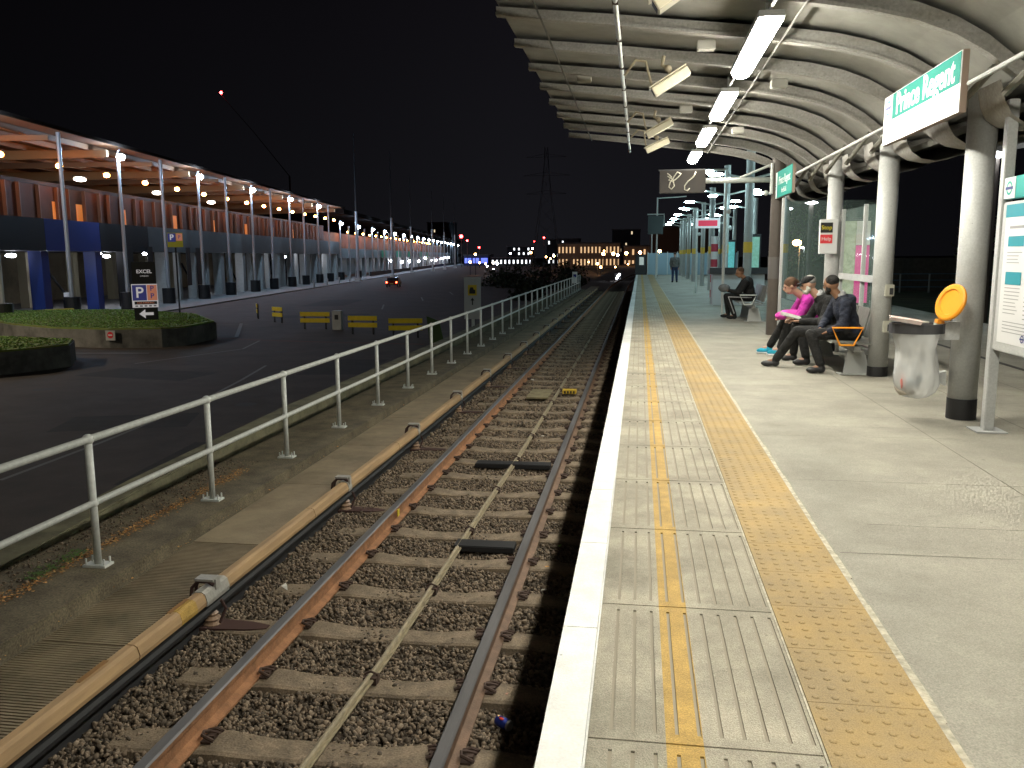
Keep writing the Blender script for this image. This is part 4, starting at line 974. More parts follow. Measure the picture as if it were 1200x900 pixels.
# right hand distance: railing, lamps, tree
t=thing('far_railing','dim blue railing along the far side of the green verge on the right','railing',(20,60,0))
ra=Vector((15.5,60,-1.1)); rb_=Vector((34,60,-1.1)); dr=(rb_-ra).normalized(); n=10
for k in range(n+1):
    p=ra.lerp(rb_,k/n); b=MB(); b.box(p.x-.04,p.x+.04,p.y-.04,p.y+.04,-1.1,.15); b.build('post',postg,t,world=True)
for z in(.12,-.3,-.75):
    b=MB(); b.box(ra.x,rb_.x,60-.015,60+.015,z,z+.05); b.build('rail',mat('blue_rail',(.10,.18,.26),.6),t,world=True)
b=MB(); b.box(15,60,62,62.2,-1.1,1.2); tag(b.build('boundary_wall',mat('dim_brick',(.10,.085,.07),.9,var=.3)),'dim low boundary wall behind the blue railing on the right','wall')
for i,(x,y,h,lab) in enumerate(((7.75,20.4,3.66,'bright oval lamp on a dark pole just left of the nearest column'),(7.95,18.7,3.66,'oval lamp on a dark pole partly behind the nearest column'),(7.7,17.0,3.66,'oval lamp over the header of the information board'),(7.4,39,3.75,'blue white lamp on a pole left of the red and black notice box'),(7.2,44,3.75,'blue white lamp on a pole just right of the brown display post'))):
    t=thing('platform_lamp',lab,'lamp',(x,y,0),group='lamps on dark poles at the right')
    b=MB(); b.cyl(.02,.15,-1.1 if x>7.4 else 0,h+.1,.10,12); b.build('pole',postd,t)
    b=MB(); b.tube([(.02,.15,h+.06),(0,0,h+.06)],.03,8); b.build('arm',galv,t)
    b=MB(); b.ell((0,0,h-.02),(.27,.17,.06)); b.build('lamp_head',glow('white_lamp_glow',(.86,.92,1.0),30),t,smooth=True)

def tree(name,label,x,y,h,cw,z0=-3,m=None,nleaf=900,group=None,trunk=True):
    t=thing(name,label,'tree',(x,y,z0),group=group)
    bark=mat('bark',(.07,.05,.035),.95,var=.4)
    b=MB(); b.tube([(0,0,0),(.1,0,h*.3),(-.05,.1,h*.6)],[.03*h,.022*h,.01*h],8)
    for k in range(6):
        a=k*1.05+random.random(); b.tube([(0,0,h*(.28+.05*k)),(math.cos(a)*cw*.3,math.sin(a)*cw*.3,h*(.5+.06*k)),(math.cos(a)*cw*.42,math.sin(a)*cw*.42,h*(.62+.06*k))],[.012*h,.007*h,.003*h],5)
    b.build('trunk',bark,t)
    b=MB(); cl=[]
    for _ in range(16):
        a=random.uniform(0,6.3); r=cw*.5*random.random()**.5*.8; zz=h*random.uniform(.38,.95); r*=1-.5*abs(zz/h-.6)
        cl.append((Vector((r*math.cos(a),r*math.sin(a),zz)),cw*random.uniform(.10,.2)))
    for _ in range(nleaf):
        c,rr=random.choice(cl); v=Vector([random.gauss(0,1) for _ in range(3)]).normalized()*rr*random.uniform(.4,1.15); p=c+v
        u=Vector([random.gauss(0,1) for _ in range(3)]).normalized(); w=u.cross(Vector((random.random(),random.random(),1))).normalized(); s=h*.02*random.uniform(.6,1.5)
        b.add([p-u*s,p-w*s*.6,p+u*s,p+w*s*.6],[(0,1,2,3)])
    b.build('crown',m or mat('leaf',(.05,.07,.025),.8,island=True),t,fixn=False)
    return t
def street_lamp(name,label,x,y,h,z0,col,es,r=.25,group=None,arm=True):
    t=thing(name,label,'street lamp',(x,y,z0),group=group)
    b=MB(); b.cyl(0,0,0,h,.07,8,r2=.045); b.build('pole',galv,t)
    b=MB(); b.ell((-.25,-.1,h+.02),(r*1.2,r,r*.8),None,10,6); b.build('lamp_head',col,t,smooth=True)
    return t
sod=glow('sodium_glow',(1,.48,.16),60)
tree('street_tree','orange lit tree beside a sodium lamp on the right distance',14.2,83,8,5,nleaf=800)
street_lamp('street_lamp','sodium lamp glowing beside the orange lit tree on the right',12.9,72,5.4,-3,sod,60,.3)
street_lamp('street_lamp','small white street lamp far off between the display post and windbreak',17.5,95,5.2,-3,glow('white_far',(.9,.95,1),40),40,.14)
tree('street_tree','dark tree beyond the end of the platform, right of the lit posts',19,100,10,8,nleaf=700)
tree('street_tree','dark tree far behind the green verge on the right',36,95,9,8,nleaf=700)

# ================================================================== EXHIBITION HALL (left)
RH=thing('exhibition_hall','long exhibition hall with a canopy roof lit orange and a row of columns below','hall',P0,rz=th)
def hb(name,m,*boxes):
    b=MB()
    for q in boxes: b.box(*q)
    return b.build(name,m,RH)
roofm=mat('hall_soffit',(.17,.075,.03),.8,var=.3,vscale=.4,stretch=(1,.15,1)); wallm=mat('hall_cladding',(.085,.026,.008),.75,var=.25,vscale=.6); fas=mat('hall_fascia_grey',(.13,.14,.14),.6,var=.15,vscale=.5)
colm=mat('hall_column',(.50,.52,.50),.7,var=.1); crm=mat('hall_column_cream',(.40,.36,.24),.7); blu=mat('hall_blue',(.010,.035,.20),.5); blk=mat('hall_black',(.012,.012,.013),.6); beam=mat('hall_beam',(.32,.21,.115),.6)
hb('canopy_roof',roofm,(-30,-.02,-60,96,14.05,14.2))
re_=mat('roof_edge',(.03,.022,.018),1.0); re_.node_tree.nodes['Principled BSDF'].inputs['Specular IOR Level'].default_value=0
hb('roof_edge',re_,(.0,.22,-60,96,13.98,14.22))
for x in(-2.2,-4.6,-7.5,-11,-15,-20): hb('purlin',mat('hall_purlin',(.24,.12,.06),.7),(x-.12,x+.12,-60,96,13.62,14.04))
for k in range(-2,6):
    s=18*k; b=MB(); b.prism([(-.6,13.6),(-.6,13.05),(-26,12.4),(-26,13.6)],'y',s-.2,s+.2); b.build('beam',beam,RH)
    if k<5:
        b=MB(); b.prism([(-.6,13.6),(-.6,13.25),(-26,12.9),(-26,13.6)],'y',s+8.85,s+9.15); b.build('beam',mat('hall_beam_small',(.30,.19,.11),.7),RH)
# upper wall with fins: in sections
hb('upper_wall',wallm,(-4.6,-4.3,-60,96,7.5,10.4))
hb('back_wall',mat('hall_back',(.06,.045,.035),.8),(-28,-27.5,-60,96,0,14))
hb('upper_roof',mat('upper_roof_dark',(.03,.025,.022),.8),(-27,-4.25,-60,96,10.41,10.7))
b=MB(); fm=mat('hall_fin',(.15,.065,.03),.6)
for k in range(62):
    b=MB(); s=-58+2.4*k+(k%3)*.3; b.box(-4.29,-4.0,s,s+.12,7.5,10.38); b.build('fin',fm,RH)
for s in(-12,-2.6,1.2,9.5,22,34,47,60,72): 
    b=MB(); b.box(-4.295,-4.25,s,s+1.0,7.7,9.2); b.build('doorway',mat('door_glow',(.6,.2,.05),.5,emit=(1,.28,.05),es=.35),RH)
# fascia band sections
for a,c,m in((-60,-9.6,blk),(-9.55,-1.2,blu),(-1.15,8.2,blk),(8.25,40,fas),(40.05,96,fas)):
    hb('fascia_panel',m,(-3.0,-1.2,a,c,5.1,7.5))
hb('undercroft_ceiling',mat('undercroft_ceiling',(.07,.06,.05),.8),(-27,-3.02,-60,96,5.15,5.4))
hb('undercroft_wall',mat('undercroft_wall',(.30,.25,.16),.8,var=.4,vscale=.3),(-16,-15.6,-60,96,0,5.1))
ck=[(-25.5,0),(-17.5,0),(-9.7,1),(-1.6,1),(4.2,2)]+[(12.4+8.1*k,0) for k in range(11)]
for s,kk in ck:
    hb('column',[colm,blu,blk][kk],(-2.3,-1.3,s-.5,s+.5,.1,5.08))
for k in range(10): hb('column',colm,(-2.2,-1.6,16.45+8.1*k-.3,16.45+8.1*k+.3,.1,5.08))
for k in range(-4,12): hb('inner_column',crm,(-10.4,-9.6,8.1*k+2,8.1*k+2.8,.1,5.1))
for s in(-14,2,17,33,50): 
    b=MB(); b.tube([(-8,s,3.8),(-8,s+4,.6)],.12,6); b.build('raking_strut',blk,RH)
# black banners with letters column
for s in(3.0,7.2,16.6,19.4):
    b=MB(); b.box(-.95,-.9,s,s+1.1,1.6,5.6); b.build('banner',mat('banner_black',(.02,.02,.02),.6),RH)
# far section of the hall
hb('far_wall',mat('far_wall_orange',(.30,.12,.05),.8,var=.4,vscale=.2),(-5,-4.5,96,470,6.3,9.6))
rfd=mat('roof_dark',(.014,.012,.011),1.0); rfd.node_tree.nodes['Principled BSDF'].inputs['Specular IOR Level'].default_value=0
hb('far_roof',rfd,(-28,-.1,96.2,470,13.0,13.9))
hb('far_fascia',mat('far_fascia',(.24,.30,.31),.6,var=.2,vscale=.2),(-3,-1.5,96.2,470,4.3,6.25))
hb('far_backing',mat('far_glass',(.05,.08,.08),.5),(-9,-8.7,96.2,470,0,4.3))
for k in range(42): hb('far_column',colm,(-2.4,-1.7,100+9*k-.35,100+9*k+.35,.1,4.28))
for s in(150,178,205,236,262): hb('green_panel',mat('green_glow',(.0,.25,.15),.5,emit=(.0,.35,.2),es=.12),(-1.4,-1.3,s,s+7,4.4,6.2))
hb('plinth_wall',blk,(.5,.8,120,420,.13,1.1))
# strips and lamps of the hall: own things
wl=glow('strip_white',(.86,.88,1.0),80); fl=glow('flood_blue',(.50,.72,1.0),520); org=glow('amber_glow',(1,.33,.07),110); wrm=glow('warm_white_glow',(1,.85,.65),26)
def hl(name,lab,x,s,z,r,m,grp):
    t=thing(name,lab,'light',G(x,s,z),rz=th,group=grp); b=MB(); b.ell((0,0,0),r,None,12,8); b.build('lens',m,t,smooth=True)
    b=MB(); b.box(-r[0]*.8,r[0]*.8,-r[1]*.8,r[1]*.8,r[2]*1.02,r[2]*1.02+.09); b.build('housing',dark,t)
for i,(s,z,L) in enumerate(((-10.3,4.76,1.0),(-6.0,5.0,1.0),(3.0,4.95,.5),(4.4,4.7,1.0),(12.4,4.95,.35),(32.8,4.6,.7),(46,4.6,.5),(64,4.6,.6),(84,4.5,.6))):
    hl('strip_light','%s white light under the hall deck counted from the left'%ordinal(i),-3.5,s,z,(.22,L*.6,.13),wl,'white lights under the hall deck')
for i in range(15):
    s=-11+8.0*i; hl('canopy_light','%s amber light under the hall canopy counted from the left'%ordinal(i),-3.2,s,12.0,(.26,.3,.2),org,'amber lights under the hall canopy')
for i in range(20):
    s=110+9*i; hl('canopy_light','%s amber light on the low far part of the hall'%ordinal(i),-2.2,s,9.8,(.22,.26,.2),org,'amber lights of the far hall')
for i in range(5): hl('canopy_light','%s large white light under the hall canopy'%ordinal(i),-9,-26+18*i+1.5,12.25,(.5,.8,.2),wrm,'large white lights under the canopy')
for i in range(10): hl('shop_light','%s bright light in the lower far part of the hall'%ordinal(i),-1.0,165+22*i+random.uniform(-5,5),random.uniform(2.6,4.2),(.4,.5,.4),wl,'bright lights in the far part of the hall')
t=thing('lit_sign','small yellow lit sign on the far hall','sign',G(0,270,0),rz=th); b=MB(); b.box(-.1,.1,-1,1,3.2,5.4); b.build('panel',glow('yellow_sign_glow',(1,.85,.1),2.2),t); b=MB(); b.box(-.06,.06,-.1,.1,.1,3.19); b.build('post',dark,t)
# masts with lamps
mastm=mat('mast_paint',(.45,.46,.48),.4,.1); drum=mat('black_drum',(.015,.015,.016),.6)
k=0
for k in range(-1,24):
    s=18*k; h=13.3 if k<5 else 11.1
    t=thing('lamp_mast',f'{ordinal(k+1)} blue white lamp mast along the hall front','lamp mast',G(.25,s,0),rz=th,group='lamp masts along the hall front')
    b=MB(); b.cyl(0,0,.1,h,.17 if k<8 else .22,12,r2=.13 if k<8 else .2); b.build('pole',mastm,t)
    b=MB(); b.ell((.34,-.15,h-.3),(.34,.34,.26),None,12,8); b.build('lamp_head',fl,t,smooth=True)
    b=MB(); b.tube([(0,0,h),(.1,-.06,h+.3),(.3,-.15,h+.3)],.05,6); b.build('lamp_arm',dark,t)
    if k<7: b=MB(); b.cyl(0,0,.12,1.6,.62,20); b.build('drum_base',drum,t)
    if k<5:
        t=thing('canopy_mast',f'{ordinal(k+1)} unlit slim mast reaching the hall canopy edge','mast',G(.1,s+9,0),rz=th,group='slim masts carrying the hall canopy')
        b=MB(); b.cyl(0,0,.1,13.8,.15,12); b.build('pole',mastm,t); b=MB(); b.cyl(0,0,.12,1.6,.6,20); b.build('drum_base',drum,t)
    elif k<16:
        t=thing('canopy_mast',f'{ordinal(k+1)} unlit slim mast by the low far hall','mast',G(.1,s+9,0),rz=th,group='slim masts carrying the hall canopy')
        b=MB(); b.cyl(0,0,.1,10.6,.15,10); b.build('pole',mastm,t)
pylm=mat('mast_unlit',(.03,.03,.032),.7)
# very tall masts; upper part coloured dark where lamp light does not reach
for i,(x,s,h) in enumerate(((11.6,58.6,26),(14,85,26),(11.5,137,26),(15,160,25),(16,190,25),(17,225,24))):
    t=thing('tall_mast',f'{ordinal(i)} very tall pale mast standing in front of the hall','mast',G(x-6,s+20,0),rz=th,group='tall masts in front of the hall')
    b=MB(); b.cyl(0,0,.1,12.5,.28,12,r2=.22); b.build('pole',mastm,t); b=MB(); b.cyl(0,0,12.5,h,.14,8,r2=.07); b.build('unlit_upper_pole',pylm,t); b=MB(); b.box(-.5,.5,-.5,.5,.12,.7); b.build('plinth',colm,t)

# ================================================================== FORECOURT
def island(label,poly,h,name='grass_island'):
    t=thing(name,label,'planter',(poly[0][0],poly[0][1],-3))
    b=MB(); b.prism(poly,'z',-3,-3+h-.08); b.build('retaining_wall',mat('island_wall',(.17,.165,.145),.9,var=.55,vscale=.9,bump=.5,bscale=6),t,world=True)
    cx=sum(p[0] for p in poly)/len(poly); cy=sum(p[1] for p in poly)/len(poly)
    b=MB(); b.prism([(cx+(x-cx)*.985,cy+(y-cy)*.985) for x,y in poly],'z',-3+h-.079,-3+h); g=b.build('turf',mat('island_turf',(.13,.25,.04),.95,var=.5,vscale=.6,col2=(.17,.15,.04),bump=1,bscale=10),t,world=True); return t
island('grass topped island with a stained concrete wall under the parking totem',[(-23.2,40.3),(-24.0,39.3),(-26.5,38.7),(-30,39.2),(-34,41.2),(-42,47),(-44,52),(-36,54),(-28,50),(-23.5,44)],1.0)
island('nearer concrete walled grass island at the left edge of the view',[(-23.7,31.9),(-23.9,30.9),(-24.4,29.5),(-26,27.5),(-33,27),(-36,33),(-30,35),(-25,34)],.97)
gm=mat('grass_blade',(.14,.27,.045),.9,island=True,col2=(.17,.19,.06))
def blades(pin,n,z,lab):
    b=MB()
    while n>0:
        x,y=pin(n); a=random.uniform(0,6.3); h=random.uniform(.015,.06); w=.05; u=Vector((math.cos(a)*w,math.sin(a)*w,0)); p=Vector((x,y,z))
        b.add([p-u,p+u,p+Vector((random.uniform(-.06,.06),random.uniform(-.06,.06),h))],[(0,1,2)]); n-=1
    tag(b.build('grass',gm,fixn=False),lab,'grass',kind='stuff')
def inside(poly,x,y):
    c=False
    for (x0,y0),(x1,y1) in zip(poly,poly[1:]+poly[:1]):
        if (y0>y)!=(y1>y) and x<(x1-x0)*(y-y0)/(y1-y0)+x0: c=not c
    return c
def pick(poly):
    xs=[p[0] for p in poly]; ys=[p[1] for p in poly]; cx=sum(xs)/len(xs); cy=sum(ys)/len(ys); q=[(cx+(a-cx)*.96,cy+(b_-cy)*.96) for a,b_ in poly]
    while True:
        x=random.uniform(min(xs),max(xs)); y=random.uniform(min(ys),max(ys))
        if inside(q,x,y): return x,y
PA=[(-23.2,40.3),(-24.0,39.3),(-26.5,38.7),(-30,39.2),(-34,41.2),(-42,47),(-44,52),(-36,54),(-28,50),(-23.5,44)]
PB=[(-23.7,31.9),(-23.9,30.9),(-24.4,29.5),(-26,27.5),(-33,27),(-36,33),(-30,35),(-25,34)]
blades(lambda n:pick(PA),14000,-2,'rough grass tufts on top of the island with the parking totem')
blades(lambda n:pick(PB),6000,-2.03,'rough grass tufts on top of the nearer island')
# no entry plates
t=thing('no_entry_sign','small white plate with a red no entry disc on the island wall','sign',(-26.4,38.66,-2.35))
b=MB(); b.box(-.26,.26,-.03,0,-.25,.25); b.build('plate',mat('plate_dim',(.45,.45,.42),.6),t)
b=MB(); b.add([(.17*math.cos(a),-.034,.02+.17*math.sin(a)) for a in np.linspace(0,2*math.pi,24,endpoint=False)],[tuple(range(24))]); b.build('red_disc',mat('sign_red',(.75,.05,.06),.4),t,fixn=False)
b=MB(); b.box(-.11,.11,-.04,-.036,-.01,.05); b.build('white_bar',signw,t)
t=thing('wall_plate','small white and green plate on the nearer island wall','sign',(-26.6,27.35,-2.5))
b=MB(); b.box(-.3,.3,-.03,.0,-.25,.25); b.build('plate',mat('plate_dim',(.45,.45,.42),.6),t); b=MB(); b.box(-.22,.22,-.036,-.031,-.02,.12); b.build('green_bar',mat('plate_green',(.05,.3,.1),.5),t)
# totem facing the camera
t=thing('parking_totem','tall black parking totem with white arrow on the grass island','sign',(-27.9,44.3,-2),rz=R(32))
b=MB(); b.box(-.62,.62,-.1,.1,0,3.3); b.build('body',blk,t,bevel=.01)
Pn=mat('totem_white_glow',(.60,.60,.60),.5,emit=(1,.95,1),es=.28); nv=mat('totem_navy_glow',(.03,.04,.20),.5,emit=(.15,.15,.6),es=.12); orr=mat('totem_orange_glow',(.62,.20,.12),.5,emit=(1,.4,.25),es=.22)  # faint glow put into the totem colours to brighten the panel
b=MB(); b.box(-.70,.66,-.12,-.101,.72,2.05); pl=b.build('panel',Pn,t)
b=MB(); b.box(-.66,.08,-.127,-.1205,1.12,2.0); b.build('blue_square',nv,pl)
b=MB(); b.box(.11,.63,-.127,-.1205,1.12,2.0); b.build('orange_square',orr,pl)
b=MB(); b.box(-.58,.60,-.127,-.1205,.9,1.07); b.build('black_strip',blk,pl)
text_mesh('P',.85,frame((-.29,-.128,1.55),(1,0,0),(0,0,1)),'lettering',Pn,pl,bold=.012)
text_mesh('P',.40,frame((.37,-.128,1.79),(1,0,0),(0,0,1)),'lettering',nv,pl,bold=.006); text_mesh('P',.40,frame((.37,-.128,1.36),(1,0,0),(0,0,1)),'lettering',nv,pl,bold=.006)
text_mesh('CAR PARKING',.14,frame((0,-.128,.985),(1,0,0),(0,0,1)),'lettering',orr,pl)
for k in range(5):
    b=MB(); b.box(-.55+.24*k,-.41+.24*k,-.127,-.1205,.77,.85); b.build('small_mark',mat('mark_grey',(.25,.25,.28),.6),pl)
text_mesh('EXCEL',.28,frame((.02,-.104,2.75),(1,0,0),(0,0,1)),'lettering',Pn,t,bold=.004)
text_mesh('LONDON',.10,frame((.02,-.104,2.5),(1,0,0),(0,0,1)),'lettering',Pn,t)
b=MB(); b.prism([(-.38,.36),(-.05,.62),(-.05,.44),(.38,.44),(.38,.28),(-.05,.28),(-.05,.10)],'y',-.106,-.101); b.build('arrow',Pn,t)
# high P sign
t=thing('high_parking_sign','small blue and yellow parking sign high on a dark post before the hall','sign',(-35,60,-3),rz=R(30))
b=MB(); b.box(-.06,.06,0,.1,0,5.3); b.build('post',blk,t)
b=MB(); b.box(-.55,.55,-.1,.0,5.32,6.4); pl=b.build('panel',mat('sign_yellow2',(.55,.45,.03),.5),t)
b=MB(); b.box(-.52,.05,-.11,-.101,5.72,6.35); b.build('blue_square',nv,pl); b=MB(); b.box(.09,.52,-.11,-.101,5.8,6.35); b.build('pink_square',orr,pl)
text_mesh('P',.58,frame((-.235,-.115,6.04),(1,0,0),(0,0,1)),'lettering',Pn,pl,bold=.01); text_mesh('P',.36,frame((.3,-.115,6.07),(1,0,0),(0,0,1)),'lettering',nv,pl)
# unseen lamp column added left of the view to light barriers and islands
t=thing('added_forecourt_lamp','tall unseen lamp column added left of the nearer grass island to light the forecourt','street lamp',(-38,29,-3))
b=MB(); b.cyl(0,0,0,10,.10,12,r2=.06); b.build('pole',galv,t); b=MB(); b.tube([(0,0,10),(.7,0,10.15)],.05,8); b.build('arm',galv,t)
b=MB(); b.ell((1.0,0,10.05),(.36,.22,.12)); b.build('lamp_head',glow('added_lamp_glow',(1,.86,.66),2300),t,smooth=True)
# yellow barriers
yelb=mat('barrier_yellow',(.92,.68,.03),.45,var=.1)
for i,(x,y,w,rz,lab) in enumerate(((-20.2,50.3,1.95,0,'yellow two board barrier just left of the white bollard'),(-16.0,47.1,1.8,-3,'yellow two board barrier just right of the white bollard'),(-12.9,45.3,1.9,8,'rightmost yellow two board barrier, nearest the railing'),(-24.9,55.2,1.3,-35,'small angled yellow barrier second from the left'),(-28.2,59.0,1.3,-62,'leftmost yellow barrier, seen nearly end on'))):
    t=thing('board_barrier',lab,'barrier',(x,y,-3),rz=R(rz),group='yellow board barriers in the forecourt')
    for z in(.42,.82):
        b=MB(); b.box(-w/2,w/2,-.04,.0,z,z+.27); b.build('board',yelb,t,bevel=.01)
    for s in(-1,1):
        b=MB(); b.box(s*w*.36-.05,s*w*.36+.05,.003,.09,0,1.07); b.build('leg',dark,t)
t=thing('white_bollard','short pale box bollard standing between two yellow barriers','bollard',(-18.6,50.0,-3))
b=MB(); b.box(-.3,.3,-.2,.2,0,1.2); b.build('body',ltgrey,t,bevel=.03); b=MB(); b.box(-.12,.12,-.21,-.201,.65,.95); b.build('label_plate',dark,t)
b=MB(); b.box(-1.6,1.6,-.15,.15,.1,1.0); o=b.build('barrier_block',mat('barrier_dim',(.5,.42,.05),.6),bevel=.03); o.location=G(.6,-9.5+2.2); o.location=G(1.4,-14.5,0); o.rotation_euler=(0,0,R(60)); tag(o,'low yellow barrier block under the left end of the hall','barrier')
t=thing('orange_barrel','orange and white barrel under the left end of the hall','barrel',G(-1,-7.4,.12)); b=MB(); b.lathe([(.36,0),(.38,1.0),(.33,1.4)],n=18); b.build('drum',mat('barrel_orange',(.85,.2,.04),.5),t,smooth=True); b=MB(); b.cyl(0,0,1.41,1.75,.33,18); b.build('cap',signw,t)
# picture sign behind railing
t=thing('direction_sign','white sign with yellow picture and up arrow behind the railing','sign',(-7.0,35,-3))
b=MB(); b.box(-.06,.06,.02,.1,0,2.0); b.build('post',galv,t)
b=MB(); b.box(-.36,.36,-.03,.015,1.85,3.62); b.build('panel',mat('dirsign_white',(.50,.52,.52),.6),t,bevel=.005)
b=MB(); b.box(-.19,.19,-.037,-.0305,2.85,3.3); q=b.build('yellow_square',mat('dirsign_yellow',(.7,.52,.04),.5),t)
b=MB(); b.prism([(-.13,2.93),(.13,2.93),(.13,3.08),(.06,3.1),(.03,3.2),(-.08,3.2),(-.13,3.08)],'y',-.042,-.0375); b.build('vehicle_symbol',dark,q)
b=MB(); b.prism([(-.025,2.45),(.025,2.45),(.025,2.64),(.09,2.64),(0,2.76),(-.09,2.64),(-.025,2.64)],'y',-.037,-.0305); b.build('arrow',dark,t)
# green leaning board
b=MB(); b.prism([(-8.7,-3),(-8.0,-3),(-8.35,-1.2),(-8.9,-1.0)],'y',34.5,34.58); tag(b.build('green_board',mat('green_dim',(.06,.10,.03),.8)),'leaning dark green board behind the railing under the arrow sign','board')
# bollards in front of far hall and parked car
for i in range(5):
    b=MB(); b.lathe([(.12,0),(.12,.95),(.07,1.02)],n=12); o=b.build('bollard',mat('bollard_pale',(.4,.4,.38),.6),smooth=True); o.location=G(4.0,52+9*i,.12); tag(o,f'{ordinal(i)} short pale bollard on the paving before the far hall','bollard','bollards on the hall paving')
t=thing('parked_car','dark red car with both tail lights glowing beside the hall','car',(-36.4,122,-3),rz=th)
carp=mat('car_paint',(.10,.012,.012),.3,coat=.6)
b=MB(); side=[(-2.1,.35),(-2.15,.75),(-2.0,.95),(-1.3,1.0),(-.9,1.45),(.6,1.45),(1.2,1.0),(2.0,.85),(2.15,.6),(2.1,.35)]
b.prism(side,'x',-.85,.85); b.build('body',carp,t,bevel=.06)
b=MB(); b.prism([(-1.36,1.02),(-.98,1.38),(-1.05,1.40),(-1.44,1.03)],'x',-.7,.7); b.build('rear_window',black,t)
for s in(-1,1):
    b=MB(); b.box(s*.80-.16 if s>0 else s*.80-.0,s*.80+.0 if s>0 else s*.80+.16,-2.19,-2.13,.68,.86); b.build('tail_light',glow('tail_glow',(1,.06,.02),45),t)
    for y in(-1.3,1.3):
        b=MB(); b.tube([(s*.72,y,.32),(s*.88,y,.32)],.32,16); q=b.build('wheel',black,t); b=MB(); b.tube([(s*.881,y,.32),(s*.89,y,.32)],.18,12); b.build('rim',galv,q)
b=MB(); b.box(-.25,.25,-2.19,-2.155,.5,.62); b.build('number_plate',mat('plate_yellow',(.6,.5,.1),.5),t)

# ================================================================== DISTANCE
def bushes(i,x,y,w,h,lab):
    t=thing('bush',lab,'bush',(x,y,-3.05),group='dark bushes beyond the car park')
    b=MB()
    for _ in range(1100):
        a=random.uniform(0,6.3); u=random.random()**.5; zz=random.random(); r=w/2*u*(1-zz*.35*zz)*(.8+.2*math.sin(3*a+i)); p=Vector((r*math.cos(a),r*math.sin(a)*.5,h*zz*(.75+.25*math.sin(5*a+2*i)))); s=.16*random.uniform(.6,1.6)
        n1=Vector([random.gauss(0,1) for _ in range(3)]).normalized(); n2=n1.cross(Vector((.3,.2,1))).normalized(); b.add([p-n1*s,p-n2*s,p+n1*s,p+n2*s],[(0,1,2,3)])
    b.build('foliage',mat('bush_leaf',(.02,.028,.012),.9,island=True),t,fixn=False)
    b=MB(); b.tube([(0,0,0),(.2,0,h*.6)],[.12,.03],6); b.build('stem',mat('bark',(.07,.05,.035),.95),t)
for i,(x,y,w,h) in enumerate(((-17.5,118,7,3.4),(-13.0,115,7,4.2),(-9.0,110,6,3.9),(-7.2,90,5,3.0),(-21,125,6,2.6),(-11,85,5,2.2))): bushes(i,x,y,w,h,f'dark bush beyond the car park, {ordinal(i)} of the clump left of the track end')
def lit_building(name,lab,x0,x1,y,z1,rows,cols,wm,wg,z0=-3,frac=1.0,dep=14,roof=True,ww=.5):
    t=thing(name,lab,'building',((x0+x1)/2,y,z0))
    b=MB(); b.box(x0,x1,y,y+dep,z0,z1); b.build('wall',wm,t,world=True)
    if roof: b=MB(); b.box(x0-.3,x1+.3,y-.3,y+dep,z1+.002,z1+.5); b.build('roof',dark,t,world=True)
    n=0
    for r in range(rows):
        for c in range(cols):
            if random.random()>frac or n>90: continue
            w=(x1-x0)/cols; h=(z1-z0)/rows; xa=x0+w*(c+.5-ww/2); za=z0+h*(r+.25)
            b=MB(); b.box(xa,xa+w*ww,y-.06,y-.02,za,za+h*.5); b.build('window',wg,t,world=True); n+=1
    return t
wg1=glow('window_warm',(1,.62,.30),.85); wg2=glow('window_white',(.9,.95,1),2.4); wg3=glow('window_dim',(1,.8,.5),.9)
brk=mat('warm_stone',(.35,.22,.13),.8)
lit_building('terrace_block','long two storey building with rows of warm lit windows beyond the tracks',-29,-7,300,5.6,2,17,brk,wg1,frac=.85,ww=.38)
lit_building('terrace_block','orange brown building with narrow lit windows right of the terrace',-5.5,6,290,4.4,2,9,brk,wg1,frac=.6)
lit_building('low_block','dark low building behind the platform end with few lights',3,22,260,9.5,3,7,mat('dark_brick',(.06,.04,.03),.9),wg3,frac=.12)
lit_building('tower_block','dark tower block with a few dim windows behind the hall end',-112,-99,440,19,8,5,mat('tower_dark',(.02,.02,.022),.9),wg3,frac=.16,ww=.25)
lit_building('tower_block','dark tower block with scattered dim windows behind the terrace',-14,0,430,14,6,5,mat('tower_dark',(.02,.02,.022),.9),wg3,frac=.25,ww=.25)
lit_building('tower_block','dark block with a few pale windows behind the bushes',-66,-54,420,6,4,5,mat('tower_dark',(.02,.02,.022),.9),wg2,frac=.3,ww=.3)
lit_building('tower_block','dark distant block with small lit windows above the terrace roof',-46,-30,420,9.5,4,7,mat('tower_dark',(.02,.02,.022),.9),wg2,frac=.35,ww=.3)
lit_building('low_block','low building with a blue lit front beyond the car park',-84,-72,400,1.8,1,3,mat('blue_front',(.02,.03,.12),.6),glow('blue_glow',(.08,.14,1),1.3),ww=.8)
lit_building('low_block','low pale lit building right of the blue lit front',-70,-50,395,.5,1,10,mat('tower_dark',(.02,.02,.022),.9),wg2,frac=.8,ww=.35)
red=glow('red_beacon_glow',(1,.03,.03),50)
def farlamp(x_px,y_px,Y,m,r,lab,cat='street lamp',name='street_lamp',group=None):
    # ray through the photo position gives the lamp's place; its post stands on the ground below
    v=Vector(((x_px-600)/980,(450-y_px)/980,-1)); d=M@v; p=Vector((0,0,1.5))+d*(Y/d.y)
    t=thing(name,lab,cat,(p.x,p.y,-3.05),group=group); h=p.z+3.05
    b=MB(); b.cyl(0,0,0,max(h-r,.3),.05+Y/4000,6); b.build('pole',dark,t)
    b=MB(); b.ell((0,0,h),r,None,8,6); b.build('lamp_head',m,t,smooth=True)
for i,(x,y) in enumerate(((707,297.5),(718.7,297.3),(734,296.8),(750,295.9),(773,294.3))): farlamp(x,y,230,sod,.42,f'{ordinal(i)} orange street lamp beyond the platform end, left to right',group='sodium street lamps beyond the platform')
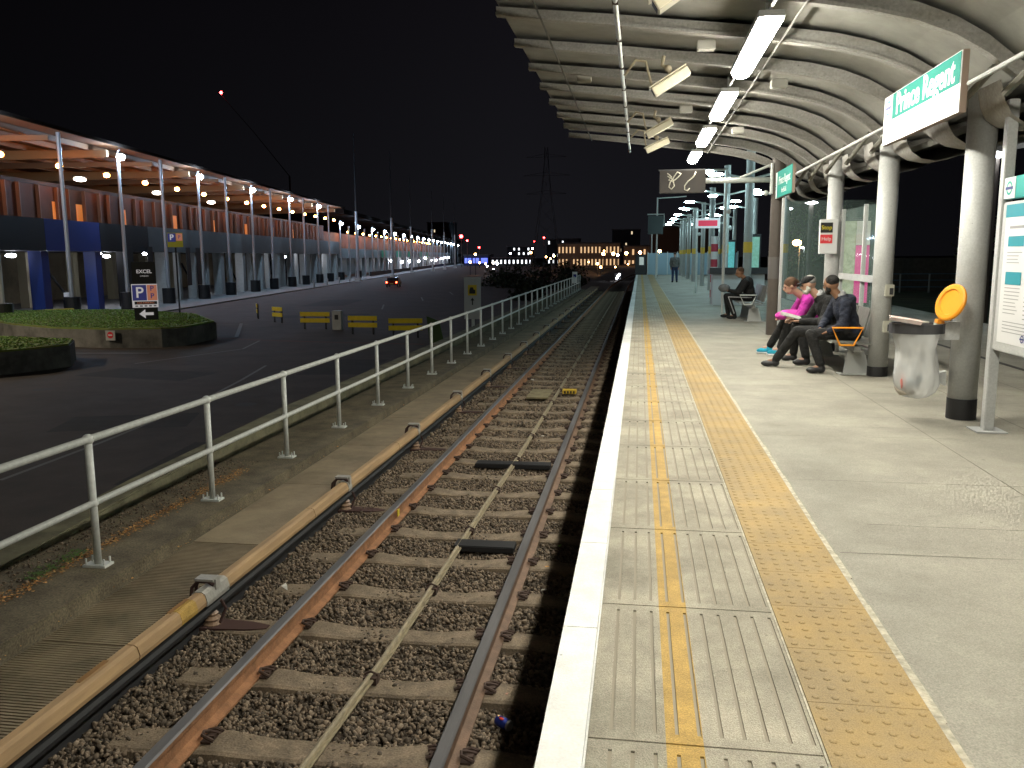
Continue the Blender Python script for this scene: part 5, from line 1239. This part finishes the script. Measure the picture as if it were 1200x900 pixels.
for i,(x,y,c) in enumerate(((551,307,0),(562,308,0),(569,309,0),(578,308,1),(582,307,1),(571,312,2),(557,298,0),(575,315.5,2),(578,315.5,2),(583,309,2),(598,297,2),(624,291,2),(622,296,0),(640,301,0),(645,303,0),(649,300,0),(655,302,0),(690,307,0),(700,309,0),(712,311,0),(721,313,0),(704,313,0),(695,311,1),(736,310,0),(724,299,2),(717,299,2),(708,294,0))):
    farlamp(x,y,[200,320,260][i%3],[sod,wrm,wl][c],[.26,.3,.22][i%3],f'{ordinal(i)} tiny distant {["orange","warm","white"][c]} lamp on the horizon, left to right group',group='tiny distant lamps')
for i,(x,y,lab) in enumerate(((540.5,277,'larger red beacon lamp above the far end of the hall'),(547.5,282,'small red beacon lamp beside the larger one by the hall end'),(561.5,290,'red beacon lamp low over the road end'),(637.5,278.5,'red beacon lamp on the pylon side over the bushes'),(626,283,'dim red beacon lamp left of the pylon'))):
    farlamp(x,y,350,red,[.7,.4,.4,.35,.25][i],lab,'beacon','beacon_lamp','red beacon lamps')
# signal lights at the track end
t=thing('ground_signal','low track signal with small white lights at the end of the track','signal',(-2.4,95,-1.36))
b=MB(); b.box(-.35,.35,-.1,.1,0,.9); b.build('case',dark,t)
for p in((-.1,.35),(0,.55),(.15,.75)):
    b=MB(); b.ell((p[0],-.12,p[1]),.09,None,8,6); b.build('lamp',wl,t)
# pylons
pyl=mat('pylon_steel',(.03,.03,.032),.6)
def pylon(lab,x,y,h,w):
    t=thing('pylon',lab,'pylon',(x,y,-3)); b=MB()
    lv=np.linspace(0,1,9); wd=lambda u:w*(1-u)**1.5*.5+.5
    for a in(0,1,2,3):
        sx,sy=[(1,1),(1,-1),(-1,-1),(-1,1)][a]; b.tube([(sx*wd(u),sy*wd(u),u*h) for u in lv],.07,4)
        ex_,ey_=[(1,-1),(-1,-1),(-1,1),(1,1)][a]
        for u,v in zip(lv,lv[1:]): b.tube([(sx*wd(u),sy*wd(u),u*h),(ex_*wd(v),ey_*wd(v),v*h)],.03,4); b.tube([(ex_*wd(u),ey_*wd(u),u*h),(sx*wd(v),sy*wd(v),v*h)],.03,4)
    b.build('lattice',pyl,t)
    for u in(.62,.77,.92):
        b=MB(); L=w*.75*(1.1-abs(u-.77)); b.tube([(-L,0,u*h),(0,0,u*h+1.2),(L,0,u*h)],.06,4); b.tube([(-L,0,u*h),(L,0,u*h)],.06,4); b.build('cross_arm',pyl,t)
pylon('dark lattice pylon rising beyond the bushes left of the track end',-33,300,42,10)
# crane
t=thing('tower_crane','dark luffing crane jib with a red light above the hall roof','crane',(-128,300,-3))
b=MB(); b.box(-.25,.25,-.25,.25,0,34); b.build('mast',pyl,t)
b=MB(); b.tube([(0,0,34),(-13,0,50),(-25,0,63.5)],[.16,.12,.08],4); b.build('jib',pyl,t); b=MB(); b.ell((-25,0,64.4),.55,None,8,6); b.build('warning_lamp',red,t)
